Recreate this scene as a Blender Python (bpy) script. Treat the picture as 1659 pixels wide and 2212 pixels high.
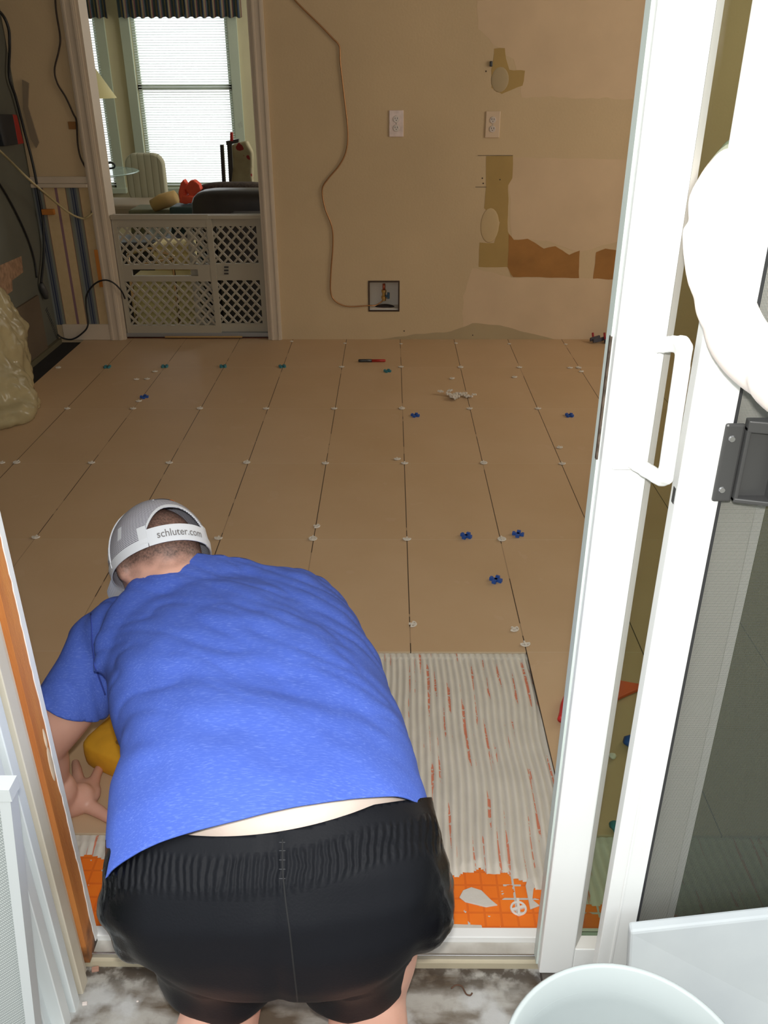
import bpy, bmesh, math, random
from mathutils import Vector, Matrix, noise
from mathutils.bvhtree import BVHTree
random.seed(7)
S = bpy.context.scene
for o in list(bpy.data.objects): bpy.data.objects.remove(o)
C = S.collection
V = Vector

# ------------------------------------------------------------------ camera
FPX, PITCH, YAW, ROLL = 1862.19, 0.474646, -0.0087057, -0.0029755
CAM = V((-0.0531, -1.85349, 1.36657))
cF = V((math.sin(YAW)*math.cos(PITCH), math.cos(YAW)*math.cos(PITCH), -math.sin(PITCH)))
cR0 = V((math.cos(YAW), -math.sin(YAW), 0)); cU0 = cR0.cross(cF)
cR = cR0*math.cos(ROLL) + cU0*math.sin(ROLL); cU = cU0*math.cos(ROLL) - cR0*math.sin(ROLL)
cd = bpy.data.cameras.new('camera'); cam = bpy.data.objects.new('camera', cd); C.objects.link(cam)
cd.sensor_fit = 'VERTICAL'; cd.sensor_height = 36.0; cd.lens = FPX/2212*36.0
cd.clip_start = .02; cd.clip_end = 200
M3 = Matrix((cR, cU, -cF)).transposed()
cam.matrix_world = Matrix.Translation(CAM) @ M3.to_4x4()
S.camera = cam
# ------------------------------------------------------------------ world, flash, exposure
w = bpy.data.worlds.new('world'); S.world = w; w.use_nodes = True
nt = w.node_tree; nt.nodes.clear()
wo = nt.nodes.new('ShaderNodeOutputWorld'); bg = nt.nodes.new('ShaderNodeBackground')
tc = nt.nodes.new('ShaderNodeTexCoord'); sp = nt.nodes.new('ShaderNodeSeparateXYZ')
rz = nt.nodes.new('ShaderNodeValToRGB'); ry = nt.nodes.new('ShaderNodeValToRGB'); mx = nt.nodes.new('ShaderNodeMixRGB')
nt.links.new(tc.outputs['Generated'], sp.inputs[0])
nt.links.new(sp.outputs['Z'], rz.inputs[0])
rz.color_ramp.elements[0].position = .22; rz.color_ramp.elements[0].color = (.10, .12, .08, 1)   # tree line behind the garden
rz.color_ramp.elements[1].position = .34; rz.color_ramp.elements[1].color = (.93, .98, 1.0, 1)
mr = nt.nodes.new('ShaderNodeMapRange'); mr.inputs[1].default_value = -.1; mr.inputs[2].default_value = .15
nt.links.new(sp.outputs['Y'], mr.inputs[0]); nt.links.new(mr.outputs[0], mx.inputs[0])
nt.links.new(rz.outputs[0], mx.inputs[1]); mx.inputs[2].default_value = (.95, .98, 1, 1)
nt.links.new(mx.outputs[0], bg.inputs[0]); bg.inputs[1].default_value = 1.15
nt.links.new(bg.outputs[0], wo.inputs[0])
def light(name, kind, loc, energy, color=(1, 1, 1), size=.05, rot=(0, 0, 0), sy=None):
    l = bpy.data.lights.new(name, kind); l.energy = energy; l.color = color
    if kind == 'AREA':
        l.size = size
        if sy: l.shape = 'RECTANGLE'; l.size_y = sy
    else: l.shadow_soft_size = size
    o = bpy.data.objects.new(name, l); C.objects.link(o); o.location = loc; o.rotation_euler = rot
    return o
light('camera_flash', 'POINT', CAM + cU*.07 - cF*.02, 29, (1, .97, .92), .02)
light('kitchen_fill', 'AREA', (2.85, 1.6, 1.5), 14, (1, .93, .8), 1.6, (0, math.radians(90), 0), 1.2)  # added fill lamp raising the kitchen ambient; the right wall has no window
light('family_room_fill', 'AREA', (.9, 6.2, 1.6), 22, (1, .98, .93), 1.5, (0, math.radians(90), 0), 1.5)  # added area lamp inside the far room, not set at either window
S.view_settings.view_transform = 'Standard'; S.view_settings.look = 'None'
S.view_settings.gamma = 1; S.view_settings.use_curve_mapping = False
S.view_settings.exposure = 1.0

# ------------------------------------------------------------------ helpers
def at(x, y, X=None, Y=None, z=None, d=None):
    r = cF + cR*((x-829.5)/FPX) - cU*((y-1106)/FPX)
    if z is not None: t = (z-CAM.z)/r.z
    elif Y is not None: t = (Y-CAM.y)/r.y
    elif X is not None: t = (X-CAM.x)/r.x
    else: t = d
    return CAM + r*t
def sl(c):      # sRGB 0-255 to linear
    return tuple(((v/255/12.92) if v/255 < .04045 else ((v/255+.055)/1.055)**2.4) for v in c)
MATS = {}
def mat(name, col, rough=.6, var=0, scale=8, bump=0, bscale=60, metal=0, spec=.5, trans=0, emit=None, col2=None, alpha=1, detail=4, coat=0, stretch=(1, 1, 1)):
    if name in MATS: return MATS[name]
    m = bpy.data.materials.new(name); m.use_nodes = True; n = m.node_tree; b = n.nodes['Principled BSDF']
    b.inputs['Base Color'].default_value = (*col, 1); b.inputs['Roughness'].default_value = rough
    b.inputs['Metallic'].default_value = metal; b.inputs['Specular IOR Level'].default_value = spec
    b.inputs['Transmission Weight'].default_value = trans; b.inputs['Alpha'].default_value = alpha
    b.inputs['Coat Weight'].default_value = coat
    t = n.nodes.new('ShaderNodeTexCoord'); mp = n.nodes.new('ShaderNodeMapping'); mp.inputs['Scale'].default_value = stretch
    n.links.new(t.outputs['Object'], mp.inputs[0])
    if var or col2:
        ns = n.nodes.new('ShaderNodeTexNoise'); ns.inputs['Scale'].default_value = scale; ns.inputs['Detail'].default_value = detail
        n.links.new(mp.outputs[0], ns.inputs[0])
        cr = n.nodes.new('ShaderNodeValToRGB'); cr.color_ramp.elements[0].position = .3; cr.color_ramp.elements[1].position = .7
        a = col2 if col2 else tuple(c*(1-var) for c in col); bb = col if col2 else tuple(min(1, c*(1+var)) for c in col)
        cr.color_ramp.elements[0].color = (*a, 1); cr.color_ramp.elements[1].color = (*bb, 1)
        n.links.new(ns.outputs[0], cr.inputs[0]); n.links.new(cr.outputs[0], b.inputs['Base Color'])
    if bump:
        n2 = n.nodes.new('ShaderNodeTexNoise'); n2.inputs['Scale'].default_value = bscale; n2.inputs['Detail'].default_value = 5
        n.links.new(mp.outputs[0], n2.inputs[0])
        bp = n.nodes.new('ShaderNodeBump'); bp.inputs['Strength'].default_value = bump; bp.inputs['Distance'].default_value = .004
        n.links.new(n2.outputs[0], bp.inputs['Height']); n.links.new(bp.outputs[0], b.inputs['Normal'])
    if emit: b.inputs['Emission Color'].default_value = (*emit[0], 1); b.inputs['Emission Strength'].default_value = emit[1]
    MATS[name] = m; return m
class Nt:   # small node graph helper
    def __init__(s, m): s.n = m.node_tree; s.b = s.n.nodes['Principled BSDF']
    def new(s, t, **k):
        x = s.n.nodes.new(t)
        for a, v in k.items(): setattr(x, a, v)
        return x
    def val(s, v):
        if isinstance(v, (int, float)):
            x = s.new('ShaderNodeValue'); x.outputs[0].default_value = v; return x.outputs[0]
        return v
    def m(s, op, a, b=0.0, c=0.0, clamp=False):
        x = s.new('ShaderNodeMath', operation=op); x.use_clamp = clamp
        for i, v in enumerate((a, b, c)):
            if isinstance(v, (int, float)): x.inputs[i].default_value = v
            else: s.n.links.new(v, x.inputs[i])
        return x.outputs[0]
    def mix(s, f, a, b):
        x = s.new('ShaderNodeMixRGB')
        for i, v in enumerate((f, a, b)):
            if isinstance(v, (int, float)): x.inputs[i].default_value = v
            elif isinstance(v, tuple): x.inputs[i].default_value = (*v, 1)
            else: s.n.links.new(v, x.inputs[i])
        return x.outputs[0]
    def noise(s, vec, sc, det=3):
        x = s.new('ShaderNodeTexNoise'); x.inputs['Scale'].default_value = sc; x.inputs['Detail'].default_value = det
        s.n.links.new(vec, x.inputs[0]); return x.outputs[0]
    def obj(s):
        t = s.new('ShaderNodeTexCoord'); q = s.new('ShaderNodeSeparateXYZ'); s.n.links.new(t.outputs['Object'], q.inputs[0])
        return t.outputs['Object'], q.outputs[0], q.outputs[1], q.outputs[2]
    def bump(s, h, st=.5, dist=.003):
        x = s.new('ShaderNodeBump'); x.inputs['Strength'].default_value = st; x.inputs['Distance'].default_value = dist
        s.n.links.new(h, x.inputs['Height']); s.n.links.new(x.outputs[0], s.b.inputs['Normal'])
    def color(s, c): s.n.links.new(c, s.b.inputs['Base Color'])
    def attr(s, name):
        x = s.new('ShaderNodeAttribute', attribute_name=name); return x.outputs['Fac']

def obj(name, bm, m, parent=None, smooth=False, bevel=0, loc=None):
    if isinstance(bm, bmesh.types.BMesh):
        me = bpy.data.meshes.new(name); bm.normal_update(); bm.to_mesh(me); bm.free()
    else: me = bm
    o = bpy.data.objects.new(name, me); C.objects.link(o)
    if m: me.materials.clear(); me.materials.append(m)
    if smooth:
        for p in me.polygons: p.use_smooth = True
    if bevel:
        b = o.modifiers.new('bevel', 'BEVEL'); b.width = bevel; b.segments = 2; b.limit_method = 'ANGLE'
    if parent: o.parent = parent
    return o
def empty(name, loc=(0, 0, 0)):
    o = bpy.data.objects.new(name, None); o.empty_display_size = .05; C.objects.link(o); o.location = loc; return o
def tag(o, label=None, cat=None, group=None, kind=None):
    if label: o['label'] = label
    if cat: o['category'] = cat
    if group: o['group'] = group
    if kind: o['kind'] = kind
    return o
def thing(name, loc, label, cat, group=None): return tag(empty(name, loc), label, cat, group)
def rebase(o):      # children were built in world space: keep them there
    for c in o.children: c.matrix_parent_inverse = Matrix.Translation(o.location).inverted()
    return o
def BM(): return bmesh.new()
def box(bm, x0, x1, y0, y1, z0, z1):
    vs = [bm.verts.new((x, y, z)) for z in (z0, z1) for y in (y0, y1) for x in (x0, x1)]
    for f in ((0, 2, 3, 1), (4, 5, 7, 6), (0, 1, 5, 4), (2, 6, 7, 3), (0, 4, 6, 2), (1, 3, 7, 5)): bm.faces.new([vs[i] for i in f])
    return bm
def boxo(bm, c, ax, ay, az):    # oriented box: centre and three half-axis vectors
    c = V(c); vs = [bm.verts.new(c+ax*i+ay*j+az*k) for k in (-1, 1) for j in (-1, 1) for i in (-1, 1)]
    for f in ((0, 2, 3, 1), (4, 5, 7, 6), (0, 1, 5, 4), (2, 6, 7, 3), (0, 4, 6, 2), (1, 3, 7, 5)): bm.faces.new([vs[i] for i in f])
    return bm
def spline(pts, n=8, closed=False):
    pts = [V(p) for p in pts]; out = []
    N = len(pts)
    for i in range(N if closed else N-1):
        g = (lambda k: pts[k % N]) if closed else (lambda k: pts[max(0, min(N-1, k))])
        p0, p1, p2, p3 = g(i-1), g(i), g(i+1), g(i+2)
        for j in range(n):
            t = j/n
            out.append(.5*((2*p1)+(p2-p0)*t+(2*p0-5*p1+4*p2-p3)*t*t+(3*p1-p0-3*p2+p3)*t**3))
    if not closed: out.append(pts[-1])
    return out
def tube(bm, pts, r, n=8, caps=True, closed=False):
    pts = [V(p) for p in pts]; rings = []; N = len(pts); prev = None
    for i, p in enumerate(pts):
        if closed: t = pts[(i+1) % N]-pts[i-1]
        else: t = pts[min(i+1, N-1)]-pts[max(i-1, 0)]
        if t.length < 1e-9: t = V((0, 0, 1))
        t.normalize()
        if prev is None:
            u = t.cross(V((0, 0, 1)))
            if u.length < .1: u = t.cross(V((1, 0, 0)))
        else: u = prev - t*prev.dot(t)
        u.normalize(); prev = u; v = t.cross(u)
        rr = r[i] if isinstance(r, (list, tuple)) else r
        rings.append([bm.verts.new(p+(u*math.cos(a)+v*math.sin(a))*rr) for a in [2*math.pi*k/n for k in range(n)]])
    for i in range(N if closed else N-1):
        A, B = rings[i], rings[(i+1) % N]
        for k in range(n): bm.faces.new((A[k], A[(k+1) % n], B[(k+1) % n], B[k]))
    if caps and not closed:
        bm.faces.new(rings[0][::-1]); bm.faces.new(rings[-1])
    return bm
def loft(bm, rings, n=28, lat=V((1, 0, 0)), sq=2.0, dome=True):     # rings: (centre, half width, half thickness[, lateral])
    R = []; N = len(rings)
    for i, rg in enumerate(rings):
        c, a, b = V(rg[0]), rg[1], rg[2]
        l = rg[3] if len(rg) > 3 else lat
        t = V(rings[min(i+1, N-1)][0])-V(rings[max(i-1, 0)][0]); t.normalize()
        u = l-t*l.dot(t); u.normalize(); v = t.cross(u)
        ring = []
        for k in range(n):
            q = 2*math.pi*k/n; cx, sy = math.cos(q), math.sin(q)
            ring.append(bm.verts.new(c+u*a*abs(cx)**(2/sq)*(1 if cx > 0 else -1)+v*b*abs(sy)**(2/sq)*(1 if sy > 0 else -1)))
        R.append(ring)
    for i in range(N-1):
        for k in range(n): bm.faces.new((R[i][k], R[i][(k+1) % n], R[i+1][(k+1) % n], R[i+1][k]))
    bm.faces.new(R[0][::-1]); bm.faces.new(R[-1])
    return bm
def limb(bm, pts, rad, n=14, steps=5):      # tapered round limb with round ends
    P = spline(pts, steps); rr = []
    for i in range(len(P)):
        f = i/steps; k = min(int(f), len(rad)-2); g = f-k; g = g*g*(3-2*g); rr.append(rad[k]*(1-g)+rad[k+1]*g)
    t0 = (P[1]-P[0]).normalized(); t1 = (P[-1]-P[-2]).normalized()
    A = [P[0]-t0*rr[0]*s for s in (.95, .8, .5)]; B = [P[-1]+t1*rr[-1]*s for s in (.5, .8, .95)]
    ra = [rr[0]*s for s in (.3, .6, .87)]; rb = [rr[-1]*s for s in (.87, .6, .3)]
    return tube(bm, A+P+B, ra+rr+rb, n)
def ball(bm, c, ax, ay, az, n=20, m=12):
    c = V(c); top = bm.verts.new(c+az); bot = bm.verts.new(c-az); R = []
    for j in range(1, m):
        th = math.pi*j/m
        R.append([bm.verts.new(c+az*math.cos(th)+(ax*math.cos(2*math.pi*k/n)+ay*math.sin(2*math.pi*k/n))*math.sin(th)) for k in range(n)])
    for k in range(n):
        bm.faces.new((top, R[0][k], R[0][(k+1) % n])); bm.faces.new((bot, R[-1][(k+1) % n], R[-1][k]))
        for j in range(m-2): bm.faces.new((R[j][k], R[j+1][k], R[j+1][(k+1) % n], R[j][(k+1) % n]))
    return bm
def lathe(bm, c, prof, n=48, ax=V((0, 0, 1))):
    c = V(c); u = ax.orthogonal().normalized(); v = ax.cross(u); R = []
    for r, h in prof: R.append([bm.verts.new(c+ax*h+(u*math.cos(2*math.pi*k/n)+v*math.sin(2*math.pi*k/n))*r) for k in range(n)])
    for i in range(len(R)-1):
        for k in range(n): bm.faces.new((R[i][k], R[i][(k+1) % n], R[i+1][(k+1) % n], R[i+1][k]))
    return bm
def prism(bm, pts, ext):        # polygon extruded along ext
    ext = V(ext); a = [bm.verts.new(V(p)) for p in pts]; b = [bm.verts.new(V(p)+ext) for p in pts]
    N = len(pts); bm.faces.new(a); bm.faces.new(b[::-1])
    for i in range(N): bm.faces.new((a[i], b[i], b[(i+1) % N], a[(i+1) % N]))
    bmesh.ops.recalc_face_normals(bm, faces=bm.faces[:])
    return bm
def remesh(bm, vox, smooth=6, fac=.5):
    me = bpy.data.meshes.new('t'); bmesh.ops.recalc_face_normals(bm, faces=bm.faces[:]); bm.to_mesh(me); bm.free()
    o = bpy.data.objects.new('t', me); C.objects.link(o)
    r = o.modifiers.new('r', 'REMESH'); r.mode = 'VOXEL'; r.voxel_size = vox
    if smooth: s = o.modifiers.new('s', 'SMOOTH'); s.factor = fac; s.iterations = smooth
    bpy.context.view_layer.update()
    dg = bpy.context.evaluated_depsgraph_get(); out = bpy.data.meshes.new_from_object(o.evaluated_get(dg))
    bpy.data.objects.remove(o); b2 = BM(); b2.from_mesh(out); bpy.data.meshes.remove(out); return b2
def trim(bm, co, no, region=lambda p: True):     # cut away what lies on the no side of the plane, inside region
    co, no = V(co), V(no).normalized()
    fs = [f for f in bm.faces if region(f.calc_center_median())]
    g = set(fs)
    for f in fs: g.update(f.verts); g.update(f.edges)
    bmesh.ops.bisect_plane(bm, geom=list(g), dist=1e-5, plane_co=co, plane_no=no)
    bmesh.ops.delete(bm, geom=[f for f in bm.faces if region(f.calc_center_median()) and (f.calc_center_median()-co).dot(no) > 0], context='FACES')
    return bm
def hit(tree, x, y):
    r = at(x, y, d=1)-CAM; h = tree.ray_cast(CAM, r.normalized())
    return h[0], h[1]
def wallgrid(x0, x1, z0, z1, holes):    # rectangles of a wall minus its openings
    xs = sorted({x0, x1, *[h[0] for h in holes], *[h[1] for h in holes]}); zs = sorted({z0, z1, *[h[2] for h in holes], *[h[3] for h in holes]})
    for i in range(len(xs)-1):
        for j in range(len(zs)-1):
            cx, cz = (xs[i]+xs[i+1])/2, (zs[j]+zs[j+1])/2
            if not any(h[0] < cx < h[1] and h[2] < cz < h[3] for h in holes): yield xs[i], xs[i+1], zs[j], zs[j+1]
def structure(name, bm, m, parent=None, **k):
    o = obj(name, bm, m, parent, **k)
    if not parent: o['kind'] = 'structure'
    return o
T = .3050; TL = .61     # tile width and length
YW = 2.955              # back wall face
XL = -1.945             # left wall face

# ------------------------------------------------------------------ materials
vinyl = mat('white_vinyl', (.80, .81, .80), .35, var=.02, scale=3)
vinyl_in = mat('painted_trim', sl((205, 188, 168)), .5, var=.04, scale=5)
cream_wall = mat('cream_wall', sl((203, 178, 142)), .75, var=.05, scale=2.2, bump=.15, bscale=90)
patch_dk = mat('old_olive_paint', sl((172, 142, 84)), .7, var=.07, scale=6)
patch_br = mat('brown_torn_board', sl((160, 112, 58)), .85, var=.12, scale=10)
patch_pk = mat('pinkish_primer', sl((209, 182, 150)), .8, var=.05, scale=5)
patch_ol = mat('olive_primer_edge', sl((176, 156, 122)), .8, var=.04, scale=5)
ceil_m = mat('ceiling_paint', (.75, .72, .66), .8)
black_pl = mat('black_plastic', (.03, .03, .032), .35)
white_pl = mat('white_plastic', (.82, .84, .82), .35)
metal = mat('grey_metal', (.55, .55, .56), .35, metal=1)
brass = mat('brass', (.65, .47, .2), .3, metal=1)
copper = mat('copper', (.42, .22, .1), .4, metal=.9)
wood_or = mat('orange_stained_wood', (.62, .25, .06), .6, col2=(.42, .13, .03), scale=3, stretch=(12, 12, 1), bump=.3, bscale=60)
dark_gap = mat('dark_underlay', (.018, .018, .02), .7, var=.3, scale=6)
skin = mat('skin', (.72, .40, .30), .5, var=.13, scale=9, bump=.08, bscale=160)
skin_pale = mat('pale_skin', (.95, .86, .80), .5, var=.03, scale=9)
spacer_w = mat('spacer_white', (.72, .66, .58), .5)
spacer_b = mat('spacer_blue', (.02, .09, .38), .45)
spacer_t = mat('spacer_teal', (.04, .20, .24), .45)

# tile floor
m = mat('floor_tile', (.4, .3, .2), .42); g = Nt(m); P_, X_, Y_, Z_ = g.obj()
def gridline(coord, period, w):
    f = g.m('ABSOLUTE', g.m('SUBTRACT', g.m('FRACT', g.m('ADD', g.m('DIVIDE', coord, period), .5)), .5))
    return g.m('LESS_THAN', g.m('MULTIPLY', f, period), w)
ci = g.m('FLOOR', g.m('DIVIDE', X_, T)); ri = g.m('FLOOR', g.m('DIVIDE', Y_, TL))
cmb = g.new('ShaderNodeCombineXYZ'); g.n.links.new(ci, cmb.inputs[0]); g.n.links.new(ri, cmb.inputs[1])
wn = g.new('ShaderNodeTexWhiteNoise'); g.n.links.new(cmb.outputs[0], wn.inputs[0])
n1 = g.noise(P_, 4, 6); n2 = g.noise(P_, 1.3, 3); n3 = g.noise(P_, 30, 4)
base = g.mix(n1, sl((186, 157, 124)), sl((208, 180, 150)))
base = g.mix(g.m('MULTIPLY', n2, .5), base, sl((194, 158, 114)))
base = g.mix(g.m('MULTIPLY', wn.outputs[0], .16), base, sl((168, 132, 86)))
dust = g.m('MULTIPLY', g.m('GREATER_THAN', g.noise(P_, 9, 8), .66), .10)
base = g.mix(dust, base, sl((215, 190, 170)))
lx = gridline(X_, T, .0014); ly = gridline(Y_, TL, .0011)
breaks = g.m('GREATER_THAN', g.noise(P_, 3.1, 5), .43)
base = g.mix(g.m('MULTIPLY', ly, .55), base, sl((205, 190, 165)))
base = g.mix(g.m('MULTIPLY', lx, g.m('ADD', g.m('MULTIPLY', breaks, .6), .35)), base, sl((45, 34, 26)))
g.color(base); g.n.links.new(g.m('ADD', g.m('MULTIPLY', n1, .15), .38), g.b.inputs['Roughness'])
g.bump(n3, .08, .002); g.b.inputs['Specular IOR Level'].default_value = .35
tile_m = m

# ------------------------------------------------------------------ floor of the kitchen
YS = -.822              # inner edge of the door sill
bm = BM(); hT = .009
# one slab outline with the two missing tiles and the bare strip by the door left out
box(bm, -1.80, 3.0, 0, YW+.02, -hT, 0)
box(bm, -1.80, -T, -TL, 0, -hT, 0)
box(bm, T, 3.0, -TL, 0, -hT, 0)
floor = structure('floor', bm, tile_m)
bm = BM(); box(bm, XL, 3.0, YS-.02, YW+.14, -.05, -.0165)
obj('subfloor', bm, dark_gap, floor)
# orange membrane
m = mat('orange_membrane', (.85, .16, .015), .45); g = Nt(m); P_, X_, Y_, Z_ = g.obj()
def saw(c, p):
    return g.m('ABSOLUTE', g.m('SUBTRACT', g.m('FRACT', g.m('DIVIDE', c, p)), .5))
rx = g.m('GREATER_THAN', saw(X_, .030), .43); ry_ = g.m('GREATER_THAN', saw(Y_, .030), .43)
gr = g.m('MAXIMUM', rx, ry_)
nn = g.noise(P_, 14, 5); nb = g.noise(P_, 55, 3)
c1 = g.mix(nn, (.80, .12, .01), (.95, .26, .02))
c1 = g.mix(g.m('MULTIPLY', gr, .35), c1, (.55, .075, .012))
smear = g.m('MULTIPLY', gr, g.m('GREATER_THAN', nn, .60)); smear = g.m('MAXIMUM', smear, g.m('GREATER_THAN', nb, .70))
c1 = g.mix(smear, c1, (.55, .53, .5)); g.color(c1); g.bump(gr, .6, .004)
bm = BM(); box(bm, -1.6, 2.2, YS, -.60, -.0160, -.0125)
tag(obj('orange_membrane', bm, m), 'bright orange gridded waterproofing membrane lying along the inside of the door sill', 'membrane')
# ridged mortar
m = mat('grey_mortar', (.5, .48, .44), .75); g = Nt(m); P_, X_, Y_, Z_ = g.obj()
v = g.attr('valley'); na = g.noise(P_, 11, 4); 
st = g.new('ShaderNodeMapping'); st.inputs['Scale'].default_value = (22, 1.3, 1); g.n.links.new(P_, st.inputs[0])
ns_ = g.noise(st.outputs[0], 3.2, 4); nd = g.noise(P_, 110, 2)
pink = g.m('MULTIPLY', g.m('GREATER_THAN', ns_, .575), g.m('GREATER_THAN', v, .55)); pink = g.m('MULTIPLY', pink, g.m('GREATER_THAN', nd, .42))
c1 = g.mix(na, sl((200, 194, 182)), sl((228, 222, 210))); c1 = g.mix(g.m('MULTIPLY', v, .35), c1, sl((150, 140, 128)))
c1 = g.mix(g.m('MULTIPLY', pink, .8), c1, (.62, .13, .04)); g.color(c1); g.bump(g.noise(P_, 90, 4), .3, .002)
def mortar_edge(x):     # how far the mortar reaches towards the sill
    n = noise.noise(V((x*5, 3.3, 0)))*.05 + noise.noise(V((x*23, 1.3, 0)))*.022 + noise.noise(V((x*70, 7.3, 0)))*.008
    return -.685 - .20*max(0, x-.10) + n if x > -.5 else -.655 + n*.5
bm = BM(); lay = bm.verts.layers.float.new('valley')
def mortar(x0, x1, y0, dx=.0024, dy=.0035):
    nx = int((x1-x0)/dx); ny = int((y0+.80)/dy); grid = []
    for j in range(ny+1):
        row = []
        for i in range(nx+1):
            x = x0+(x1-x0)*i/nx; y = y0+(-.80-y0)*j/ny
            e = mortar_edge(x); 
            if y < e-.012: row.append(None); continue
            wob = .010*noise.noise(V((x*3, y*4.5, 0)))+.045*max(0, -y-.1)*(0.2+noise.noise(V((x*1.5, y*2, 5))))
            ph = (x+wob)/.0165; r = .5+.5*math.cos(2*math.pi*ph); r = r**.7
            h = .0035+.0052*r+.0012*noise.noise(V((x*60, y*25, 0)))
            if y > y0-.02: h = min(h+.003, .0085)
            fade = min(1, max(0, (y-e+.012)/.022)); 
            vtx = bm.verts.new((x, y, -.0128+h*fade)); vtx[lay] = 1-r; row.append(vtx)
        grid.append(row)
    for j in range(ny):
        for i in range(nx):
            q = (grid[j][i], grid[j+1][i], grid[j+1][i+1], grid[j][i+1])
            if all(q): bm.faces.new(q)
mortar(-T, T, -.001); mortar(-1.2, -T-.003, -TL-.001, .004); mortar(T+.003, .8, -TL-.001, .004)
# patch of mortar dabs on the membrane near the right of the opening
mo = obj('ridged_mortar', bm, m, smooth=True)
tag(mo, 'grey ridged mortar combed with a notched trowel where floor tiles are still missing', 'mortar', kind='stuff')

# ------------------------------------------------------------------ back wall, door opening, valve recess
DX0, DX1 = -1.575, -.735       # doorway opening
bx0, bx1, bz0, bz1 = -.172, -.012, .166, .322
wb = BM()
for a, b, c, d in wallgrid(-2.1, 3.1, -.05, 2.5, [(DX0, DX1, -.05, 2.05), (bx0, bx1, bz0, bz1)]): box(wb, a, b, YW, YW+.12, c, d)
wall_back = structure('wall_back', wb, cream_wall)
def wp(x, y, off=0): return at(x, y, Y=YW-off)
def patch(name, pts, m, k, rough=0, n=6):
    P = [wp(*p) for p in pts]
    if rough:
        Q = []
        for i in range(len(P)):
            a, b = P[i], P[(i+1) % len(P)]; L = (b-a).length; N = max(1, int(L/.02))
            for j in range(N):
                p = a.lerp(b, j/N); p.x += noise.noise(V((p.x*18, p.z*18, 1)))*rough; p.z += noise.noise(V((p.x*18, p.z*18, 9)))*rough; Q.append(p)
        P = Q
    for p in P: p.y = YW-k*.0004
    b = BM(); prism(b, P, (0, .0004*k-.0001, 0)); return obj(name, b, m, wall_back)
patch('primer_patch', [(1030, 0), (1400, 0), (1390, 100), (1380, 215), (1130, 210), (1110, 130), (1060, 90), (1035, 60)], patch_pk, 1, .012)
patch('primer_patch', [(1000, 640), (1020, 580), (1110, 600), (1330, 600), (1310, 735), (1000, 733)], patch_pk, 1, .008)
patch('primer_patch', [(1108, 340), (1370, 345), (1340, 520), (1250, 545), (1180, 520), (1105, 515), (1100, 400)], patch_pk, 1, .006)
patch('torn_paper_patch', [(1050, 337), (1108, 336), (1106, 385), (1098, 400), (1097, 500), (1105, 520), (1105, 600), (1098, 577), (1034, 577), (1036, 524), (1068, 525), (1080, 480), (1046, 450), (1050, 400)], patch_dk, 2, .003)
patch('torn_board_patch', [(1098, 505), (1110, 518), (1140, 516), (1175, 537), (1200, 532), (1230, 550), (1253, 541), (1250, 601), (1108, 598), (1097, 578)], patch_br, 3, .004)
patch('torn_board_patch', [(1288, 545), (1308, 537), (1345, 542), (1340, 604), (1281, 602)], patch_br, 2, .004)
patch('olive_edge_patch', [(820, 733), (900, 722), (975, 716), (1020, 698), (1080, 702), (1130, 717), (1200, 733)], patch_ol, 2, .004)
patch('paint_patch', [(1068, 105), (1090, 104), (1100, 150), (1135, 153), (1128, 185), (1110, 192), (1085, 202), (1062, 190), (1062, 150)], patch_dk, 2, .006)
b = BM(); c0 = wp(1080, 172); ball(b, (c0.x, YW, c0.z), V((.045, 0, 0)), V((0, 0, .058)), V((0, .0035, 0))); obj('plaster_patch', b, patch_ol, wall_back, smooth=True)
b = BM(); c0 = wp(1058, 487); ball(b, (c0.x, YW-.0004, c0.z), V((.05, 0, 0)), V((0, 0, .09)), V((0, .003, 0))); obj('plaster_patch', b, mat('plaster', sl((198, 172, 130)), .7), wall_back, smooth=True)
b = BM(); p = wp(1061, 138); box(b, p.x-.008, p.x+.006, YW-.012, YW-.0003, p.z-.012, p.z+.012); obj('cable_stub', b, black_pl, wall_back, bevel=.003)
b = BM(); p, q = wp(1032, 336), wp(1108, 336); box(b, p.x, q.x, YW-.0018, YW-.0002, p.z-.001, p.z+.001); p, q = wp(1027, 404), wp(1051, 404); box(b, p.x, q.x, YW-.0018, YW-.0002, p.z-.001, p.z+.001)
for x, y in ((1042, 385), (1044, 396), (1080, 388), (1021, 724), (873, 715), (1050, 154)):
    p = wp(x, y); ball(b, p, V((.004, 0, 0)), V((0, 0, .004)), V((0, .002, 0)), 8, 6)
obj('wall_scratch', b, mat('scratch_dark', (.06, .04, .03), .8), wall_back)

# wallpaper wainscot on the left stretch of the back wall
m = mat('striped_wallpaper', (.5, .4, .3), .8); g = Nt(m); P_, X_, Y_, Z_ = g.obj()
base = g.mix(g.noise(P_, 40, 4), sl((196, 168, 124)), sl((210, 184, 142)))
def stripe(c, x, wd, col, f=1.0):
    return g.mix(g.m('MULTIPLY', g.m('LESS_THAN', g.m('ABSOLUTE', g.m('SUBTRACT', X_, x)), wd), f), c, col)
for k, x0 in enumerate((-1.925, -1.735, -1.545)):
    for dx, wd, col in ((0, .034, sl((128, 128, 112))), (.003, .022, sl((122, 126, 124))), (-.005, .004, sl((70, 76, 92))), (.007, .005, sl((52, 60, 84))), (.017, .0025, sl((80, 86, 100))), (-.034, .002, sl((130, 96, 84))), (.036, .002, sl((130, 96, 84)))):
        base = stripe(base, x0+dx, wd, col)
    base = stripe(base, x0+.105, .007, sl((138, 104, 112)))
g.color(base)
zr = wp(150, 405).z
b = BM(); box(b, XL, -1.645, YW-.003, YW-.0002, .085, zr); obj('wallpaper', b, m, wall_back)
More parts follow.
